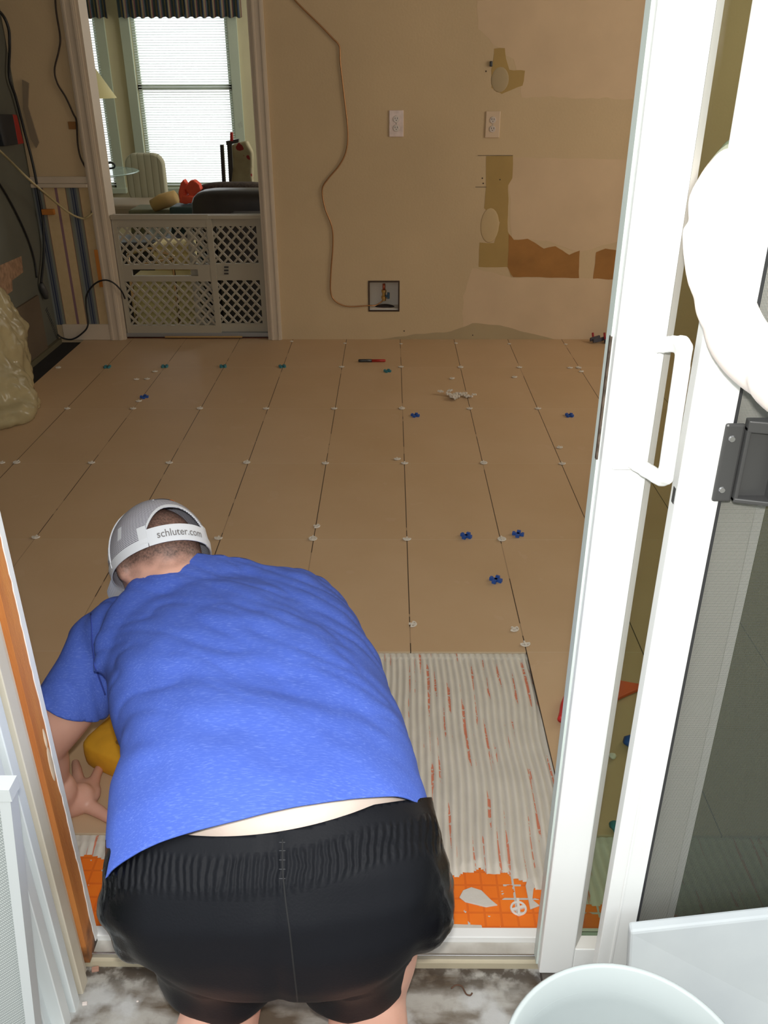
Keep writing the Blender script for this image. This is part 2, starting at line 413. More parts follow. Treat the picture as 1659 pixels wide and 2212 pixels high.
b = BM(); box(b, XL, -1.645, YW-.02, YW, zr, zr+.02); box(b, XL, -1.645, YW-.014, YW, zr+.02, zr+.055); structure('trim_chair_rail', b, vinyl_in, bevel=.004)
b = BM(); box(b, XL+.035, -1.645, YW-.016, YW, 0, .09); structure('baseboard_back', b, vinyl_in, bevel=.004)
b = BM(); p = wp(228, 577); box(b, -1.662, -1.642, YW-.0190, YW-.0172, .30, .50)
obj('bare_wood_patch', b, mat('bare_wood', sl((190, 118, 44)), .7, var=.15, scale=6), wall_back)
# door casings
def casing(x0, x1, name):
    b = BM(); s = 1 if x1 > x0 else -1
    lo, hi = min(x0, x1), max(x0, x1)
    box(b, lo, hi, YW-.017, YW, 0, 2.12)
    w_ = (hi-lo)
    box(b, lo+w_*.12, lo+w_*.3, YW-.021, YW-.017, 0, 2.12); box(b, lo+w_*.7, lo+w_*.9, YW-.021, YW-.017, 0, 2.12)
    return structure(name, b, vinyl_in, bevel=.002)
casing(DX0-.07, DX0, 'trim_doorway_left'); casing(DX1, DX1+.065, 'trim_doorway_right')
b = BM(); box(b, DX0-.07, DX1+.065, YW-.017, YW, 2.05, 2.12); structure('trim_doorway_head', b, vinyl_in)
b = BM(); box(b, DX0, DX0+.014, YW-.005, YW+.125, -.0, 2.05); box(b, DX1-.014, DX1, YW-.005, YW+.125, -.0, 2.05); box(b, DX0, DX1, YW-.005, YW+.125, 2.036, 2.05)
structure('trim_doorway_jamb', b, vinyl_in)
b = BM(); box(b, DX0+.014, DX1-.014, YW+.02, YW+.13, -.03, .006); structure('trim_doorway_threshold', b, mat('dark_red_wood', (.10, .03, .015), .5, var=.4, scale=9))
b = BM(); boxo(b, (-1.12, YW+.012, .012), V((.22, 0, 0)), V((0, .008, 0)), V((0, 0, .003)))
tag(obj('wood_strip', b, mat('pale_wood', sl((190, 150, 90)), .6)), 'thin pale wood strip lying on the doorway floor just below the gate', 'wood strip')

# left, right, front walls, ceiling
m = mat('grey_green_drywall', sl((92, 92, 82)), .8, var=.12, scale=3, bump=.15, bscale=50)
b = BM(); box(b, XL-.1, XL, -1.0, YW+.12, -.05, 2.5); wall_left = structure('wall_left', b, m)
b = BM(); box(b, 3.0, 3.1, -1.0, YW+.12, -.05, 2.5); structure('wall_right', b, cream_wall)
b = BM(); box(b, -2.1, 3.1, -.98, YW+.12, 2.44, 2.5); structure('ceiling', b, ceil_m)
b = BM(); box(b, XL, 3.1, -.96, -.84, 2.06, 2.5); box(b, XL-.1, -.66, -.96, -.84, -.4, 2.06); box(b, 1.34, 3.1, -.96, -.84, -.4, 2.06)
structure('wall_front', b, mat('outside_siding', (.70, .72, .72), .6))
# left wall details
def lp(x, y): return at(x, y, X=XL)
b = BM(); P = [lp(-60, 592), (lp(0, 573)), lp(46, 553), lp(50, 588), lp(26, 606), lp(27, 628), lp(0, 648), lp(-60, 680)]
for q in P: q.x = XL+.0006
prism(b, P, (-.0005, 0, 0)); obj('exposed_plaster_patch', b, mat('speckled_plaster', sl((150, 118, 92)), .9, var=.3, scale=40), wall_left)
b = BM()
for k in range(16):
    p = lp(100+k*1.6, 668+k*4.2); boxo(b, V((XL+.001, p.y, p.z)), V((.001, 0, 0)), V((0, .012, .004)), V((0, 0, .0022)))
obj('vent_slot', b, black_pl, wall_left)
b = BM(); box(b, XL, XL+.022, -.5, YW-.02, -.016, .012); structure('baseboard_left', b, mat('old_trim_grey', sl((95, 88, 66)), .8))
# pale plaster ledge low on the left wall
b = BM(); box(b, XL, XL+.012, 1.2, 2.75, .012, .30); obj('lower_panel', b, mat('brown_grey_panel', sl((96, 82, 66)), .8, var=.12, scale=5), wall_left)

# ------------------------------------------------------------------ family room beyond the doorway
FZ = -.38; YF = 7.75
fr = mat('family_room_wall', sl((205, 196, 160)), .8, var=.03, scale=2)
b = BM(); box(b, -6.0, 1.5, YW+.12, YF+.2, FZ-.05, FZ); structure('floor_family_room', b, mat('carpet_grey', (.22, .20, .17), .95, var=.2, scale=30))
b = BM(); box(b, -6.0, 1.5, YW+.12, YF+.2, 2.5, 2.55); structure('ceiling_family_room', b, ceil_m)
b = BM(); box(b, 1.4, 1.5, YW+.12, YF+.2, FZ, 2.5); structure('wall_family_right', b, fr)
b = BM(); box(b, -6.1, -6.0, YW+.12, YF+.2, FZ, 2.5); structure('wall_family_left', b, fr)
b = BM(); box(b, -6.0, -2.1, YW+.12, YW+.2, FZ, 2.5); box(b, DX0-.0, DX1, YW+.03, YW+.12, FZ, -.03); structure('wall_family_near', b, fr)
w1a, w1b = at(322, 405, Y=YF), at(491, 40, Y=YF)
w1 = (w1a.x, w1b.x, w1a.z, 2.30)
w2a, w2b = at(160, 405, Y=YF), at(232, 30, Y=YF)
wl = (w2a.x-1.0, at(240, 300, Y=YF).x, w1a.z, 2.30)
b = BM()
for a, c, d, e in wallgrid(-6.0, 1.5, FZ, 2.5, [w1, wl]): box(b, a, c, YF, YF+.12, d, e)
structure('wall_family_back', b, fr)
sky_out = mat('blind_slat', (.86, .90, .88), .5)
def window(n, x0, x1, z0, z1):
    wn_ = empty('window_%d' % n, ((x0+x1)/2, YF, z0)); wn_['kind'] = 'structure'
    tr = mat('window_trim', sl((190, 200, 180)), .5)
    b = BM()
    box(b, x0-.09, x0, YF-.03, YF, z0-.05, z1+.08); box(b, x1, x1+.09, YF-.03, YF, z0-.05, z1+.08); box(b, x0-.09, x1+.09, YF-.03, YF, z1, z1+.09); box(b, x0-.1, x1+.1, YF-.07, YF, z0-.05, z0)
    obj('window_frame', b, tr, wn_)
    b = BM(); zm = (z0+z1)/2-.10
    for q in (x0, x1-.04): box(b, q, q+.04, YF+.03, YF+.07, z0, z1)
    for q in (z0, zm, z1-.04): box(b, x0, x1, YF+.03, YF+.07, q, q+.05)
    obj('sash', b, tr, wn_)
    b = BM(); box(b, x0, x1, YF+.045, YF+.049, z0, z1); obj('glass', b, mat('window_glass', (.95, 1, .98), .02, trans=1, alpha=.25), wn_)
    b = BM(); z = z1-.03
    while z > z0+.02:
        boxo(b, ((x0+x1)/2, YF+.012, z), V(((x1-x0)/2-.012, 0, 0)), V((0, .0095, .004)), V((0, -.0003, .0006))); z -= .023
    obj('blind_slats', b, sky_out, wn_)
    rebase(wn_); return wn_
window(1, *w1); window(2, *wl)
# valance
m = mat('valance_cloth', (.3, .3, .3), .85); g = Nt(m); P_, X_, Y_, Z_ = g.obj()
f = g.m('FRACT', g.m('DIVIDE', X_, .085)); cr = g.new('ShaderNodeValToRGB'); g.n.links.new(f, cr.inputs[0]); cr.color_ramp.interpolation = 'CONSTANT'
E_ = cr.color_ramp.elements
for i, (p, c) in enumerate(((0, (60, 74, 92)), (.3, (120, 108, 78)), (.45, (100, 60, 60)), (.55, (70, 88, 96)), (.8, (132, 122, 88)))):
    e = E_[i] if i < 2 else E_.new(p); e.position = p; e.color = (*sl(c), 1)
g.color(cr.outputs[0])
def valance(x0, x1, zb, lab):
    b = BM(); n = int((x1-x0)/.012); rows = []
    for j in range(9):
        rows.append([b.verts.new((x0+(x1-x0)*i/n, YF-.075+.022*math.sin(i*.9)+.008*math.sin(i*2.3), zb+j*.05+(.008*math.sin(i*.9) if j == 0 else 0))) for i in range(n+1)])
    for j in range(8):
        for i in range(n): b.faces.new((rows[j][i], rows[j][i+1], rows[j+1][i+1], rows[j+1][i]))
    o = obj('valance', b, m, smooth=True); s = o.modifiers.new('s', 'SOLIDIFY'); s.thickness = .004
    tag(o, lab, 'valance')
zb = at(400, 38, Y=YF-.075).z
valance(at(259, 20, Y=YF).x, at(513, 20, Y=YF).x+.05, zb, 'wide striped gathered valance above the big bright window')
valance(wl[0]-.05, at(236, 20, Y=YF).x, zb, 'narrow striped gathered valance beside door casing, above the slim left window')

# furniture: things seen over and through the gate
def FP(x, y, Y): return at(x, y, Y=Y)
Yc = 6.6
ch = thing('dining_chair', (at(318, 470, Y=Yc).x, Yc, FZ), 'pale channel-tufted upholstered chair with brass legs in front of the bright window', 'chair')
m = mat('sage_upholstery', sl((186, 182, 156)), .9); g = Nt(m); P_, X_, Y_, Z_ = g.obj()
chn = g.m('ABSOLUTE', g.m('SINE', g.m('MULTIPLY', X_, 52))); g.bump(chn, .25, .006); g.color(g.mix(g.m('LESS_THAN', chn, .16), sl((190, 186, 160)), sl((150, 146, 122))))
c0 = FP(317, 385, Yc); hw = (FP(359, 385, Yc).x-FP(275, 385, Yc).x)/2; hh = (FP(317, 330, Yc).z-FP(317, 446, Yc).z)/2*.93
b = BM(); n = 40; rows = []
def rrect(t, a, h, r):      # rounded rectangle outline
    pts = []
    for cx, cz, a0 in ((a-r, h-r, 0), (-(a-r), h-r, 90), (-(a-r), -(h-r), 180), (a-r, -(h-r), 270)):
        for k in range(7): q = math.radians(a0+k*15); pts.append((cx+r*math.cos(q), cz+r*math.sin(q)))
    return pts
R = []
for yy, s in ((-.045, .86), (-.038, .95), (-.02, 1), (.02, 1), (.038, .95), (.045, .86)):
    R.append([b.verts.new((c0.x+px*(1-(1-s)*.6), c0.y+yy, c0.z+pz*(1-(1-s)*.5))) for px, pz in rrect(0, hw, hh, .10)])
for i in range(5):
    for k in range(28): b.faces.new((R[i][k], R[i][(k+1) % 28], R[i+1][(k+1) % 28], R[i+1][k]))
b.faces.new(R[0]); b.faces.new(R[-1][::-1]); bmesh.ops.recalc_face_normals(b, faces=b.faces[:])
bk = obj('backrest', b, m, ch)
zs_ = FP(317, 440, Yc).z
b = BM(); sc_ = FP(285, 447, Yc-.35); box(b, sc_.x-.26, sc_.x+.24, Yc-.62, Yc-.08, sc_.z-.05, sc_.z+.05)
obj('seat', b, mat('seat_grey', sl((175, 158, 136)), .9), ch, bevel=.03)
for s in (-1, 1):
    b = BM(); x = c0.x+s*hw*.93
    tube(b, spline([(x, Yc+.02, c0.z-hh*.6), (x, Yc+.02, sc_.z-.02), (x, Yc-.1, sc_.z-.07), (x, Yc-.5, sc_.z-.09), (x, Yc-.58, sc_.z-.16), (x, Yc-.55, FZ+.03), (x, Yc-.4, FZ+.012), (x, Yc+.05, FZ+.012)], 6), .011, 8)
    obj('leg', b, brass, ch, smooth=True)
rebase(ch)
# glass table at left
Yt = 6.0; p = FP(245, 375, Yt)
t_ = thing('glass_table', (p.x-.35, Yt+.1, FZ), 'pale green glass tabletop at the doorway left edge, under a black coiled thing', 'table')
b = BM(); lathe(b, (p.x-.32, Yt+.1, p.z), [(.0, -.006), (.49, -.006), (.5, 0), (.49, .006), (0, .006)], 48); obj('tabletop', b, mat('table_glass', (.55, .75, .68), .08, alpha=.75), t_, smooth=False)
b = BM(); lathe(b, (p.x-.32, Yt+.1, FZ), [(.22, 0), (.22, .02), (.05, .05), (.05, p.z-FZ-.03), (.15, p.z-FZ-.006)], 24); obj('pedestal', b, brass, t_)
rebase(t_)
b = BM(); q = FP(238, 368, Yt)
tube(b, spline([q+V(v_) for v_ in ((-.05, 0, .02), (0, 0, .06), (.04, 0, .05), (.03, .02, .02), (-.02, .03, .012), (-.06, 0, .02), (-.08, -.03, .05))], 6), .008, 8)
tag(obj('coiled_strap', b, black_pl, smooth=True), 'small black looped strap lying on the glass table at the far left', 'strap')
# lamp
Yl = 7.0; p = FP(185, 212, Yl); q = FP(250, 212, Yl)
l_ = thing('floor_lamp', (p.x, Yl, FZ), 'cream cone lampshade half hidden behind the left door casing', 'lamp')
R1 = q.x-p.x; H1 = FP(210, 145, Yl).z-p.z
b = BM(); lathe(b, (p.x, Yl, p.z), [(R1, 0), (R1*.42, H1), (R1*.40, H1), (R1*.98, 0)], 40); obj('lamp_shade', b, mat('shade_cream', sl((206, 194, 140)), .8), l_, smooth=True)
b = BM(); lathe(b, (p.x, Yl, FZ), [(.0, 0), (.14, 0), (.14, .02), (.012, .035), (.012, p.z-FZ+H1*.8)], 20); obj('pole', b, brass, l_, smooth=True)
rebase(l_)
# sofa arms and cushions, dark leather
leather = mat('dark_leather', (.030, .024, .024), .42, var=.3, scale=5)
def cushion(b, c, a, bb, h, e=.35, n=24):       # super-ellipsoid cushion
    c = V(c); rows = []
    f = lambda v_, p_: abs(v_)**p_*(1 if v_ > 0 else -1)
    for j in range(n//2+1):
        th = -math.pi/2+math.pi*j/(n//2)
        rows.append([b.verts.new(c+V((a*f(math.cos(th), e)*f(math.cos(2*math.pi*k/n), e), bb*f(math.cos(th), e)*f(math.sin(2*math.pi*k/n), e), h*f(math.sin(th), e)))) for k in range(n)])
    for j in range(n//2):
        for k in range(n): b.faces.new((rows[j][k], rows[j][(k+1) % n], rows[j+1][(k+1) % n], rows[j+1][k]))
Ys = 4.35
sf = thing('recliner', (at(500, 440, Y=Ys).x, Ys+.3, FZ), 'dark leather recliner back rising above the right half of the gate', 'armchair')
p = FP(418, 458, Ys); q = FP(545, 418, Ys)
b = BM(); cushion(b, ((p.x+q.x)/2+.1, Ys+.1, (p.z+q.z)/2-.12), (q.x-p.x)/2+.12, .14, (q.z-p.z)/2+.14, .4); obj('headrest', b, leather, sf, smooth=True)
b = BM(); cushion(b, ((p.x+q.x)/2+.12, Ys+.14, FZ+.31), (q.x-p.x)/2+.10, .16, .30, .3); obj('backrest', b, leather, sf, smooth=True)
b = BM(); cushion(b, ((p.x+q.x)/2+.12, Ys+.46, FZ+.2), (q.x-p.x)/2+.08, .27, .19, .3); obj('seat', b, leather, sf, smooth=True)
rebase(sf)
b = BM(); p = FP(490, 405, 5.3); cushion(b, (p.x+.05, 5.4, p.z-.1), .34, .12, .13, .6); cushion(b, (p.x-.07, 5.48, p.z-.12), .17, .10, .08, .8)
tag(obj('fur_throw', b, mat('brown_fur', (.05, .032, .022), .95, var=.5, scale=50, bump=1, bscale=120), smooth=True), 'dark brown fuzzy throw heaped behind the dark leather recliner', 'throw')
b = BM(); box(b, FP(443, 500, 5.2).x, FP(560, 500, 5.2).x, 5.20, 5.7, FZ, p.z-.235); tag(obj('dark_cabinet', b, leather, bevel=.03), 'low dark cabinet behind the leather recliner, carrying the fuzzy throw', 'cabinet')
# orange vest/bag
b = BM(); p = FP(410, 440, 5.25); s = FP(411, 440, 5.25).x-p.x
def px_poly(pts, Y): return [FP(x, y, Y) for x, y in pts]
prism(b, px_poly([(388, 438), (385, 415), (390, 395), (396, 388), (402, 397), (400, 412), (405, 425), (415, 440)], 5.25), (0, .09, 0))
prism(b, px_poly([(400, 408), (409, 391), (418, 389), (430, 399), (434, 410), (420, 424), (405, 418)], 5.22), (0, .09, 0))
prism(b, px_poly([(386, 438), (394, 422), (410, 424), (425, 428), (418, 438), (400, 441)], 5.20), (0, .14, 0))
o = obj('folded_vest', remesh(b, .006, 4), mat('coral_orange', sl((236, 88, 58)), .6, var=.1, scale=12), smooth=True)
tag(o, 'folded bright coral-orange foam vest standing upright below the bright window', 'vest')
b = BM(); pz = FP(395, 442, 5.25).z; box(b, FP(372, 440, 5.25).x, FP(432, 440, 5.25).x, 5.12, 5.36, FZ, pz); tag(obj('low_chest', b, mat('teal_black', (.03, .06, .06), .6), bevel=.02), 'low dark teal chest under the coral-orange vest', 'chest')
b = BM(); p = FP(350, 432, 5.6); loft(b, [(FP(330, 445, 5.6), .05, .05), (FP(350, 435, 5.6), .08, .06), (FP(380, 427, 5.6), .07, .06), (FP(384, 426, 5.6), .03, .03)], 14, V((0, 1, 0)))
tag(obj('rolled_cushion', b, mat('straw', sl((200, 168, 110)), .9, var=.1), smooth=True), 'straw coloured rolled cushion between pale chair and coral-orange vest', 'cushion')
b = BM(); p0, p1 = FP(345, 442, 5.7), FP(392, 480, 5.7); box(b, p0.x-.25, p1.x, 5.62, 5.95, FZ, p0.z-.03); tag(obj('blanket_chest', b, mat('sage_cloth', sl((120, 120, 96)), .9), bevel=.02), 'sage green cloth-covered chest beneath the straw coloured rolled cushion', 'chest')
# tall black stand things with red clip and heart-print cloth
Yk = 5.9
k_ = thing('garment_rack', (FP(490, 350, Yk).x, Yk, FZ), 'tall black folded frame with red clip standing right of the bright window', 'rack')
b = BM()
for x0, x1, y0 in ((475, 482, 313), (490, 500, 305)): 
    A = px_poly([(x0, y0), (x1, y0), (x1-1, 400), (x0-1, 400)], Yk); A[2].z = A[3].z = FZ; prism(b, A, (0, .04, 0))
prism(b, px_poly([(488, 305), (515, 300), (515, 308), (489, 314)], Yk-.01), (0, .05, 0)); obj('frame', b, black_pl, k_)
b = BM(); prism(b, px_poly([(497, 286), (502, 286), (503, 305), (497, 305)], Yk-.02), (0, .03, 0)); obj('clip', b, mat('red_plastic', (.5, .02, .02), .4), k_)['label'] = 'red clip'
rebase(k_)
m = mat('heart_print_cloth', (.5, .5, .4), .8); g = Nt(m); P_, X_, Y_, Z_ = g.obj()
hv = g.noise(P_, 13, 1)
g.color(g.mix(g.m('GREATER_THAN', hv, .62), g.mix(g.noise(P_, 7, 3), sl((186, 176, 140)), sl((120, 108, 80))), sl((130, 30, 26))))
b = BM(); A = px_poly([(500, 313), (532, 304), (545, 330), (545, 400), (498, 402), (503, 360)], Yk-.12); prism(b, A, (0, .1, 0))
for q in A: pass
tag(obj('printed_cloth', remesh(b, .01, 4), m, smooth=True), 'cream cloth with small red heart shapes draped beside the black frame', 'cloth')
b = BM(); prism(b, px_poly([(513, 268), (522, 261), (525, 275), (517, 277)], YF-.03), (0, .004, 0)); tag(obj('wall_picture', b, mat('mauve_card', sl((110, 86, 84)), .7)), 'small mauve tilted card beside the right door casing above the cloth', 'card')
# behind the gate lattice
Yb = 4.35
b = BM(); A, B_ = FP(328, 528, Yb), FP(408, 528, Yb); box(b, A.x, B_.x, Yb, Yb+.24, FZ, A.z); 
tag(obj('storage_box', b, mat('pale_yellow_card', sl((226, 208, 150)), .7, var=.05), bevel=.006), 'pale yellow box seen through the middle of the gate lattice', 'box')
Ye = 4.0; bA, bB = FP(285, 605, Ye), FP(425, 605, Ye)
b = BM(); box(b, bA.x, bB.x, Ye+.0, Ye+.22, FZ, bA.z+.02); tag(obj('cream_box', b, mat('cream_card', sl((210, 196, 142)), .7, var=.05), bevel=.006), 'wide cream box seen through the lower gate lattice', 'box')
b = BM(); tube(b, spline([FP(x, y, 3.9) for x, y in ((276, 548), (305, 541), (328, 537), (350, 546), (374, 553), (371, 559), (340, 566), (300, 572), (278, 575))], 5), .011, 8)
for q_ in (FP(276, 548, 3.9), FP(278, 575, 3.9), FP(372, 557, 3.9)): tube(b, [q_, V((q_.x, 3.9, FZ+.004))], .010, 8)
tag(obj('brass_tube_frame', b, mat('brass_shiny', (.6, .42, .25), .2, metal=1), smooth=True), 'bent shiny brass tube frame behind the upper gate lattice', 'tube frame')
b = BM(); N1 = 26; rows = []
cB = FP(370, 690, 3.75)
for j in range(N1):
    rows.append([b.verts.new((cB.x+(i/N1-.5)*.55+.03*noise.noise(V((i*.3, j*.3, 2))), 3.45+.40*j/N1, FZ+.02+.17*max(0, 1-((i/N1-.5)**2+(j/N1-.6)**2)*5)*(.6+.8*abs(noise.noise(V((i*.25, j*.25, 0)))))+.03*noise.noise(V((i*.6, j*.6, 7))))) for i in range(N1)])
for j in range(N1-1):
    for i in range(N1-1): b.faces.new((rows[j][i], rows[j][i+1], rows[j+1][i+1], rows[j+1][i]))
tag(obj('blue_towel', b, mat('pale_blue_cloth', sl((130, 146, 160)), .9, col2=sl((168, 164, 140)), scale=9), smooth=True), 'crumpled pale blue towel on the floor behind the lower gate', 'towel')
b = BM(); pz = FP(340, 515, 4.8).z; ball(b, (FP(345, 500, 4.8).x, 4.8, pz+.071), V((.09, 0, 0)), V((0, .09, 0)), V((0, 0, .07))); tag(obj('glass_bowl', b, mat('bowl_glass', (.5, .55, .52), .05, alpha=.5), smooth=True), 'rounded clear glass bowl glinting behind the top of the gate lattice', 'bowl')
b = BM(); pz = FP(340, 515, 4.8).z; box(b, FP(245, 515, 4.8).x, FP(408, 515, 4.8).x, 4.62, 5.0, FZ, pz); tag(obj('coffee_table', b, leather, bevel=.02), 'low dark coffee table behind the gate, carrying the glass bowl', 'table')
b = BM(); box(b, FP(470, 500, 3.7).x, FP(560, 500, 3.7).x+.2, 3.62, 4.2, FZ, FP(500, 472, 3.7).z-.02); tag(obj('dark_ottoman', b, leather, bevel=.04), 'dark upholstered ottoman behind the right panel of the gate', 'ottoman')
# ------------------------------------------------------------------ baby gate
YG = 3.0
gp = lambda x, y: at(x, y, Y=YG)
gate_m = mat('gate_plastic', sl((170, 161, 144)), .5)
gate = thing('safety_gate', (-1.155, YG, .0), 'greyish white expandable lattice safety gate standing in the doorway', 'gate')
GL, GR = DX0+.016, DX1-.016
zt = gp(400, 462).z; zb_ = .03; XM = gp(452, 600).x
def lattice(b, x0, x1, z0, z1, y, px=.0545, pz=.060, w=.0055):
    s = pz/px
    for sg in (1, -1):
        k = -60
        while k < 60:
            # line z = z0 + sg*s*(x - x0) + k*pz
            pts = []
            for x in (x0, x1):
                z = z0+sg*s*(x-x0)+k*pz
                if z0 <= z <= z1: pts.append((x, z))
            for z in (z0, z1):
                x = x0+(z-z0-k*pz)/(sg*s)
                if x0 < x < x1: pts.append((x, z))
            if len(pts) >= 2:
                a, c = pts[0], pts[1]; d = V((c[0]-a[0], 0, c[1]-a[1])); L = d.length
                if L > .004:
                    d.normalize(); boxo(b, V(((a[0]+c[0])/2, y+(.0006 if sg > 0 else -.0006), (a[1]+c[1])/2)), d*L/2, V((0, .004, 0)), V((-d.z, 0, d.x))*w)
            k += 1
def gate_panel(x0, x1, y, name, slot):
    b = BM(); R_ = .028
    zm0, zm1 = gp(400, 606).z, gp(400, 570).z
    box(b, x0, x0+R_*.8, y-.012, y+.012, zb_, zt-.021); box(b, x1-R_, x1, y-.0125, y+.0125, zb_+.001, zt-.0215)
    box(b, x0+.001, x1-.001, y-.0115, y+.0115, zb_+.0, zb_+.045); box(b, x0+.001, x1-.001, y-.0113, y+.0113, zt-.065, zt-.022)
    if slot:
        box(b, x0+.001, x1-.001, y-.0111, y+.0111, zm1-.025, zm1); box(b, x0+.001, x1-.001, y-.0109, y+.0109, zm0-.0, zm0+.030); box(b, x0+.0015, x0+.07, y-.0105, y+.0105, zm0+.001, zm1-.001); box(b, x1-.10, x1-.0015, y-.0103, y+.0103, zm0+.001, zm1-.001)
    else: box(b, x0+.001, x1-.001, y-.0107, y+.0107, zm0, zm1)
    pn = obj(name, b, gate_m, gate)
    b = BM(); lattice(b, x0+.02, x1-.026, zb_+.043, zm0+.002, y); lattice(b, x0+.02, x1-.026, zm1-.002, zt-.063, y)
    obj('lattice', b, gate_m, pn)
    return pn
gate_panel(GL+.005, XM+.045, YG-.014, 'sliding_panel', True)
rp = gate_panel(XM-.10, GR-.005, YG+.016, 'sliding_panel', False)
b = BM()
for k in range(3): 
    p = gp(489, 577+k*7); box(b, p.x-.012, p.x+.012, YG-.003, YG+.002, p.z-.004, p.z+.004)
obj('adjustment_slot', b, black_pl, rp)
b = BM(); box(b, GL, GR, YG-.03, YG+.03, zt-.022, zt-.004); box(b, GL+.001, XM+.03, YG-.034, YG-.028, zt-.023, zt+.0); obj('top_rail', b, gate_m, gate)
b = BM(); box(b, GL, GR, YG-.03, YG+.032, .010, .032); obj('bottom_rail', b, mat('gate_grey_metal', (.35, .36, .38), .4, metal=.6), gate, bevel=.002)
rebase(gate)

# ------------------------------------------------------------------ outlets, valve recess, wires
def outlet(x, y, lab, m):
    p = wp(x, y); t = thing('wall_outlet', (p.x, YW, p.z-.06), lab, 'outlet')
    b = BM(); box(b, p.x-.037, p.x+.037, YW-.006, YW, p.z-.062, p.z+.062); obj('cover_plate', b, m, t, bevel=.003)
    for s in (-1, 1):
        b = BM(); lathe(b, (p.x, YW-.006, p.z+s*.021), [(.0, .003), (.015, .003), (.0165, 0)], 20, V((0, -1, 0))); r = obj('receptacle', b, mat('outlet_face', sl((205, 190, 180)), .3), t)
        b = BM()
        for dx in (-.006, .006): box(b, p.x+dx-.0012, p.x+dx+.0012, YW-.0096, YW-.0088, p.z+s*.021, p.z+s*.021+.008)
        ball(b, (p.x, YW-.009, p.z+s*.021-.006), V((.0022, 0, 0)), V((0, .0008, 0)), V((0, 0, .0022)), 8, 6); obj('slot', b, black_pl, r)
    b = BM(); ball(b, (p.x, YW-.0065, p.z), V((.003, 0, 0)), V((0, .0015, 0)), V((0, 0, .003)), 8, 6); obj('screw', b, metal, t)
    rebase(t)
outlet(856, 267, 'glossy clear-covered wall outlet beside the thin copper tube', mat('outlet_clear_cover', sl((226, 205, 200)), .12, var=.12, scale=30))
outlet(1064, 269, 'matt beige wall outlet above the torn brown wall patches', mat('outlet_beige', sl((212, 186, 158)), .45))
# recess box
vb = thing('valve_recess', ((bx0+bx1)/2, YW, bz0), 'square cut-out low in the back wall lined in white, holding a brass valve', 'wall recess')
b = BM(); box(b, bx0, bx1, YW+.095, YW+.10, bz0, bz1); box(b, bx0, bx1, YW+.003, YW+.1, bz0, bz0+.008); obj('backing', b, mat('recess_lining', sl((214, 208, 200)), .7), vb)
b = BM()
for a, c, d, e in wallgrid(bx0-.007, bx1+.007, bz0-.007, bz1+.007, [(bx0+.001, bx1-.001, bz0+.001, bz1-.001)]): box(b, a, c, YW-.003, YW+.004, d, e)
obj('cut_edge', b, mat('dark_cut_edge', (.05, .028, .018), .8), vb)
b = BM(); ball(b, ((bx0+bx1)/2+.005, YW+.05, bz0), V((.06, 0, 0)), V((0, .03, 0)), V((0, 0, .022))); obj('dark_pipe_hole', b, mat('dark_hole', (.03, .02, .02), .8), vb, smooth=True)
rebase(vb)
vx, vz = (bx0+bx1)/2+.0, bz0+.07; vv = thing('brass_valve', (vx, YW+.05, bz0+.02), 'brass water valve with blue lever and copper pipe inside the wall recess', 'valve')
b = BM(); lathe(b, (vx, YW+.05, vz-.028), [(.0, 0), (.011, 0), (.011, .01), (.015, .012), (.015, .026), (.010, .028), (.010, .045), (.014, .047), (.014, .06), (0, .061)], 16); obj('valve_body', b, brass, vv, smooth=False)
b = BM(); tube(b, [(vx, YW+.05, vz+.03), (vx, YW+.05, vz+.066)], .008, 12); obj('pipe', b, mat('copper_red', (.5, .13, .07), .4, metal=.7), vv, smooth=True)
b = BM(); box(b, vx+.008, vx+.032, YW+.03, YW+.045, vz-.006, vz+.006); box(b, vx+.018, vx+.032, YW+.028, YW+.047, vz-.014, vz+.02); obj('lever', b, mat('lever_blue', (.02, .07, .13), .4), vv, bevel=.003)['label'] = 'dark blue lever'
rebase(vv)
def wire(name, pts, r, m, lab, cat, off=None, Y=None, X=None, n=8):
    P = []
    for q in pts:
        if len(q) == 3: P.append(V(q))
        elif X is not None: P.append(at(*q, X=X))
        else: P.append(at(*q, Y=Y))
    b = BM(); tube(b, spline(P, n), r, 8); return tag(obj(name, b, m, smooth=True), lab, cat)
yw = YW-.006
cop = [(590, -60), (630, -8), (650, 14), (690, 53), (718, 82), (733, 100), (735, 135), (743, 205), (751, 280), (748, 325), (733, 357), (708, 387), (696, 410), (702, 450), (717, 490), (719, 530), (715, 585), (714, 628), (722, 648), (742, 660), (765, 662), (795, 660)]
P = [at(*q, Y=yw) for q in cop]+[V((bx0+.03, YW+.01, bz0+.024)), V((vx-.02, YW+.04, bz0+.033)), V((vx, YW+.05, vz-.02))]
b = BM(); tube(b, spline(P, 6), .0036, 8); tag(obj('copper_tube', b, copper, smooth=True), 'thin brown copper tube snaking down the wall into the recess', 'tube')
wire('brown_cable', [(118, -40), (121, 20), (130, 80), (127, 110), (118, 150), (124, 180), (142, 210), (158, 245), (165, 262), (168, 310), (174, 340), (188, 370), (194, 400), (199, 440), (197, 465)], .0045, mat('brown_rubber', sl((52, 38, 28)), .6), 'brown cable hanging down the narrow wall beside the doorway', 'cable', Y=yw-.002)
def lw(x, y, off=.02):
    p = at(x, y, X=XL+off)
    return p if p.y < YW-.014 else at(x, y, Y=YW-.014)
P = [lw(-40, 290), lw(0, 326), at(60, 385, Y=2.5), at(110, 428, Y=2.8), at(150, 460, Y=2.9), at(178, 472, Y=2.93), at(190, 468, Y=2.93), at(200, 460, Y=2.935)]
b = BM(); tube(b, spline(P, 6), .0055, 8); tag(obj('cream_cable', b, mat('cream_rubber', sl((176, 160, 120)), .6), smooth=True), 'cream cable sagging diagonally from left wall to the doorway wall', 'cable')
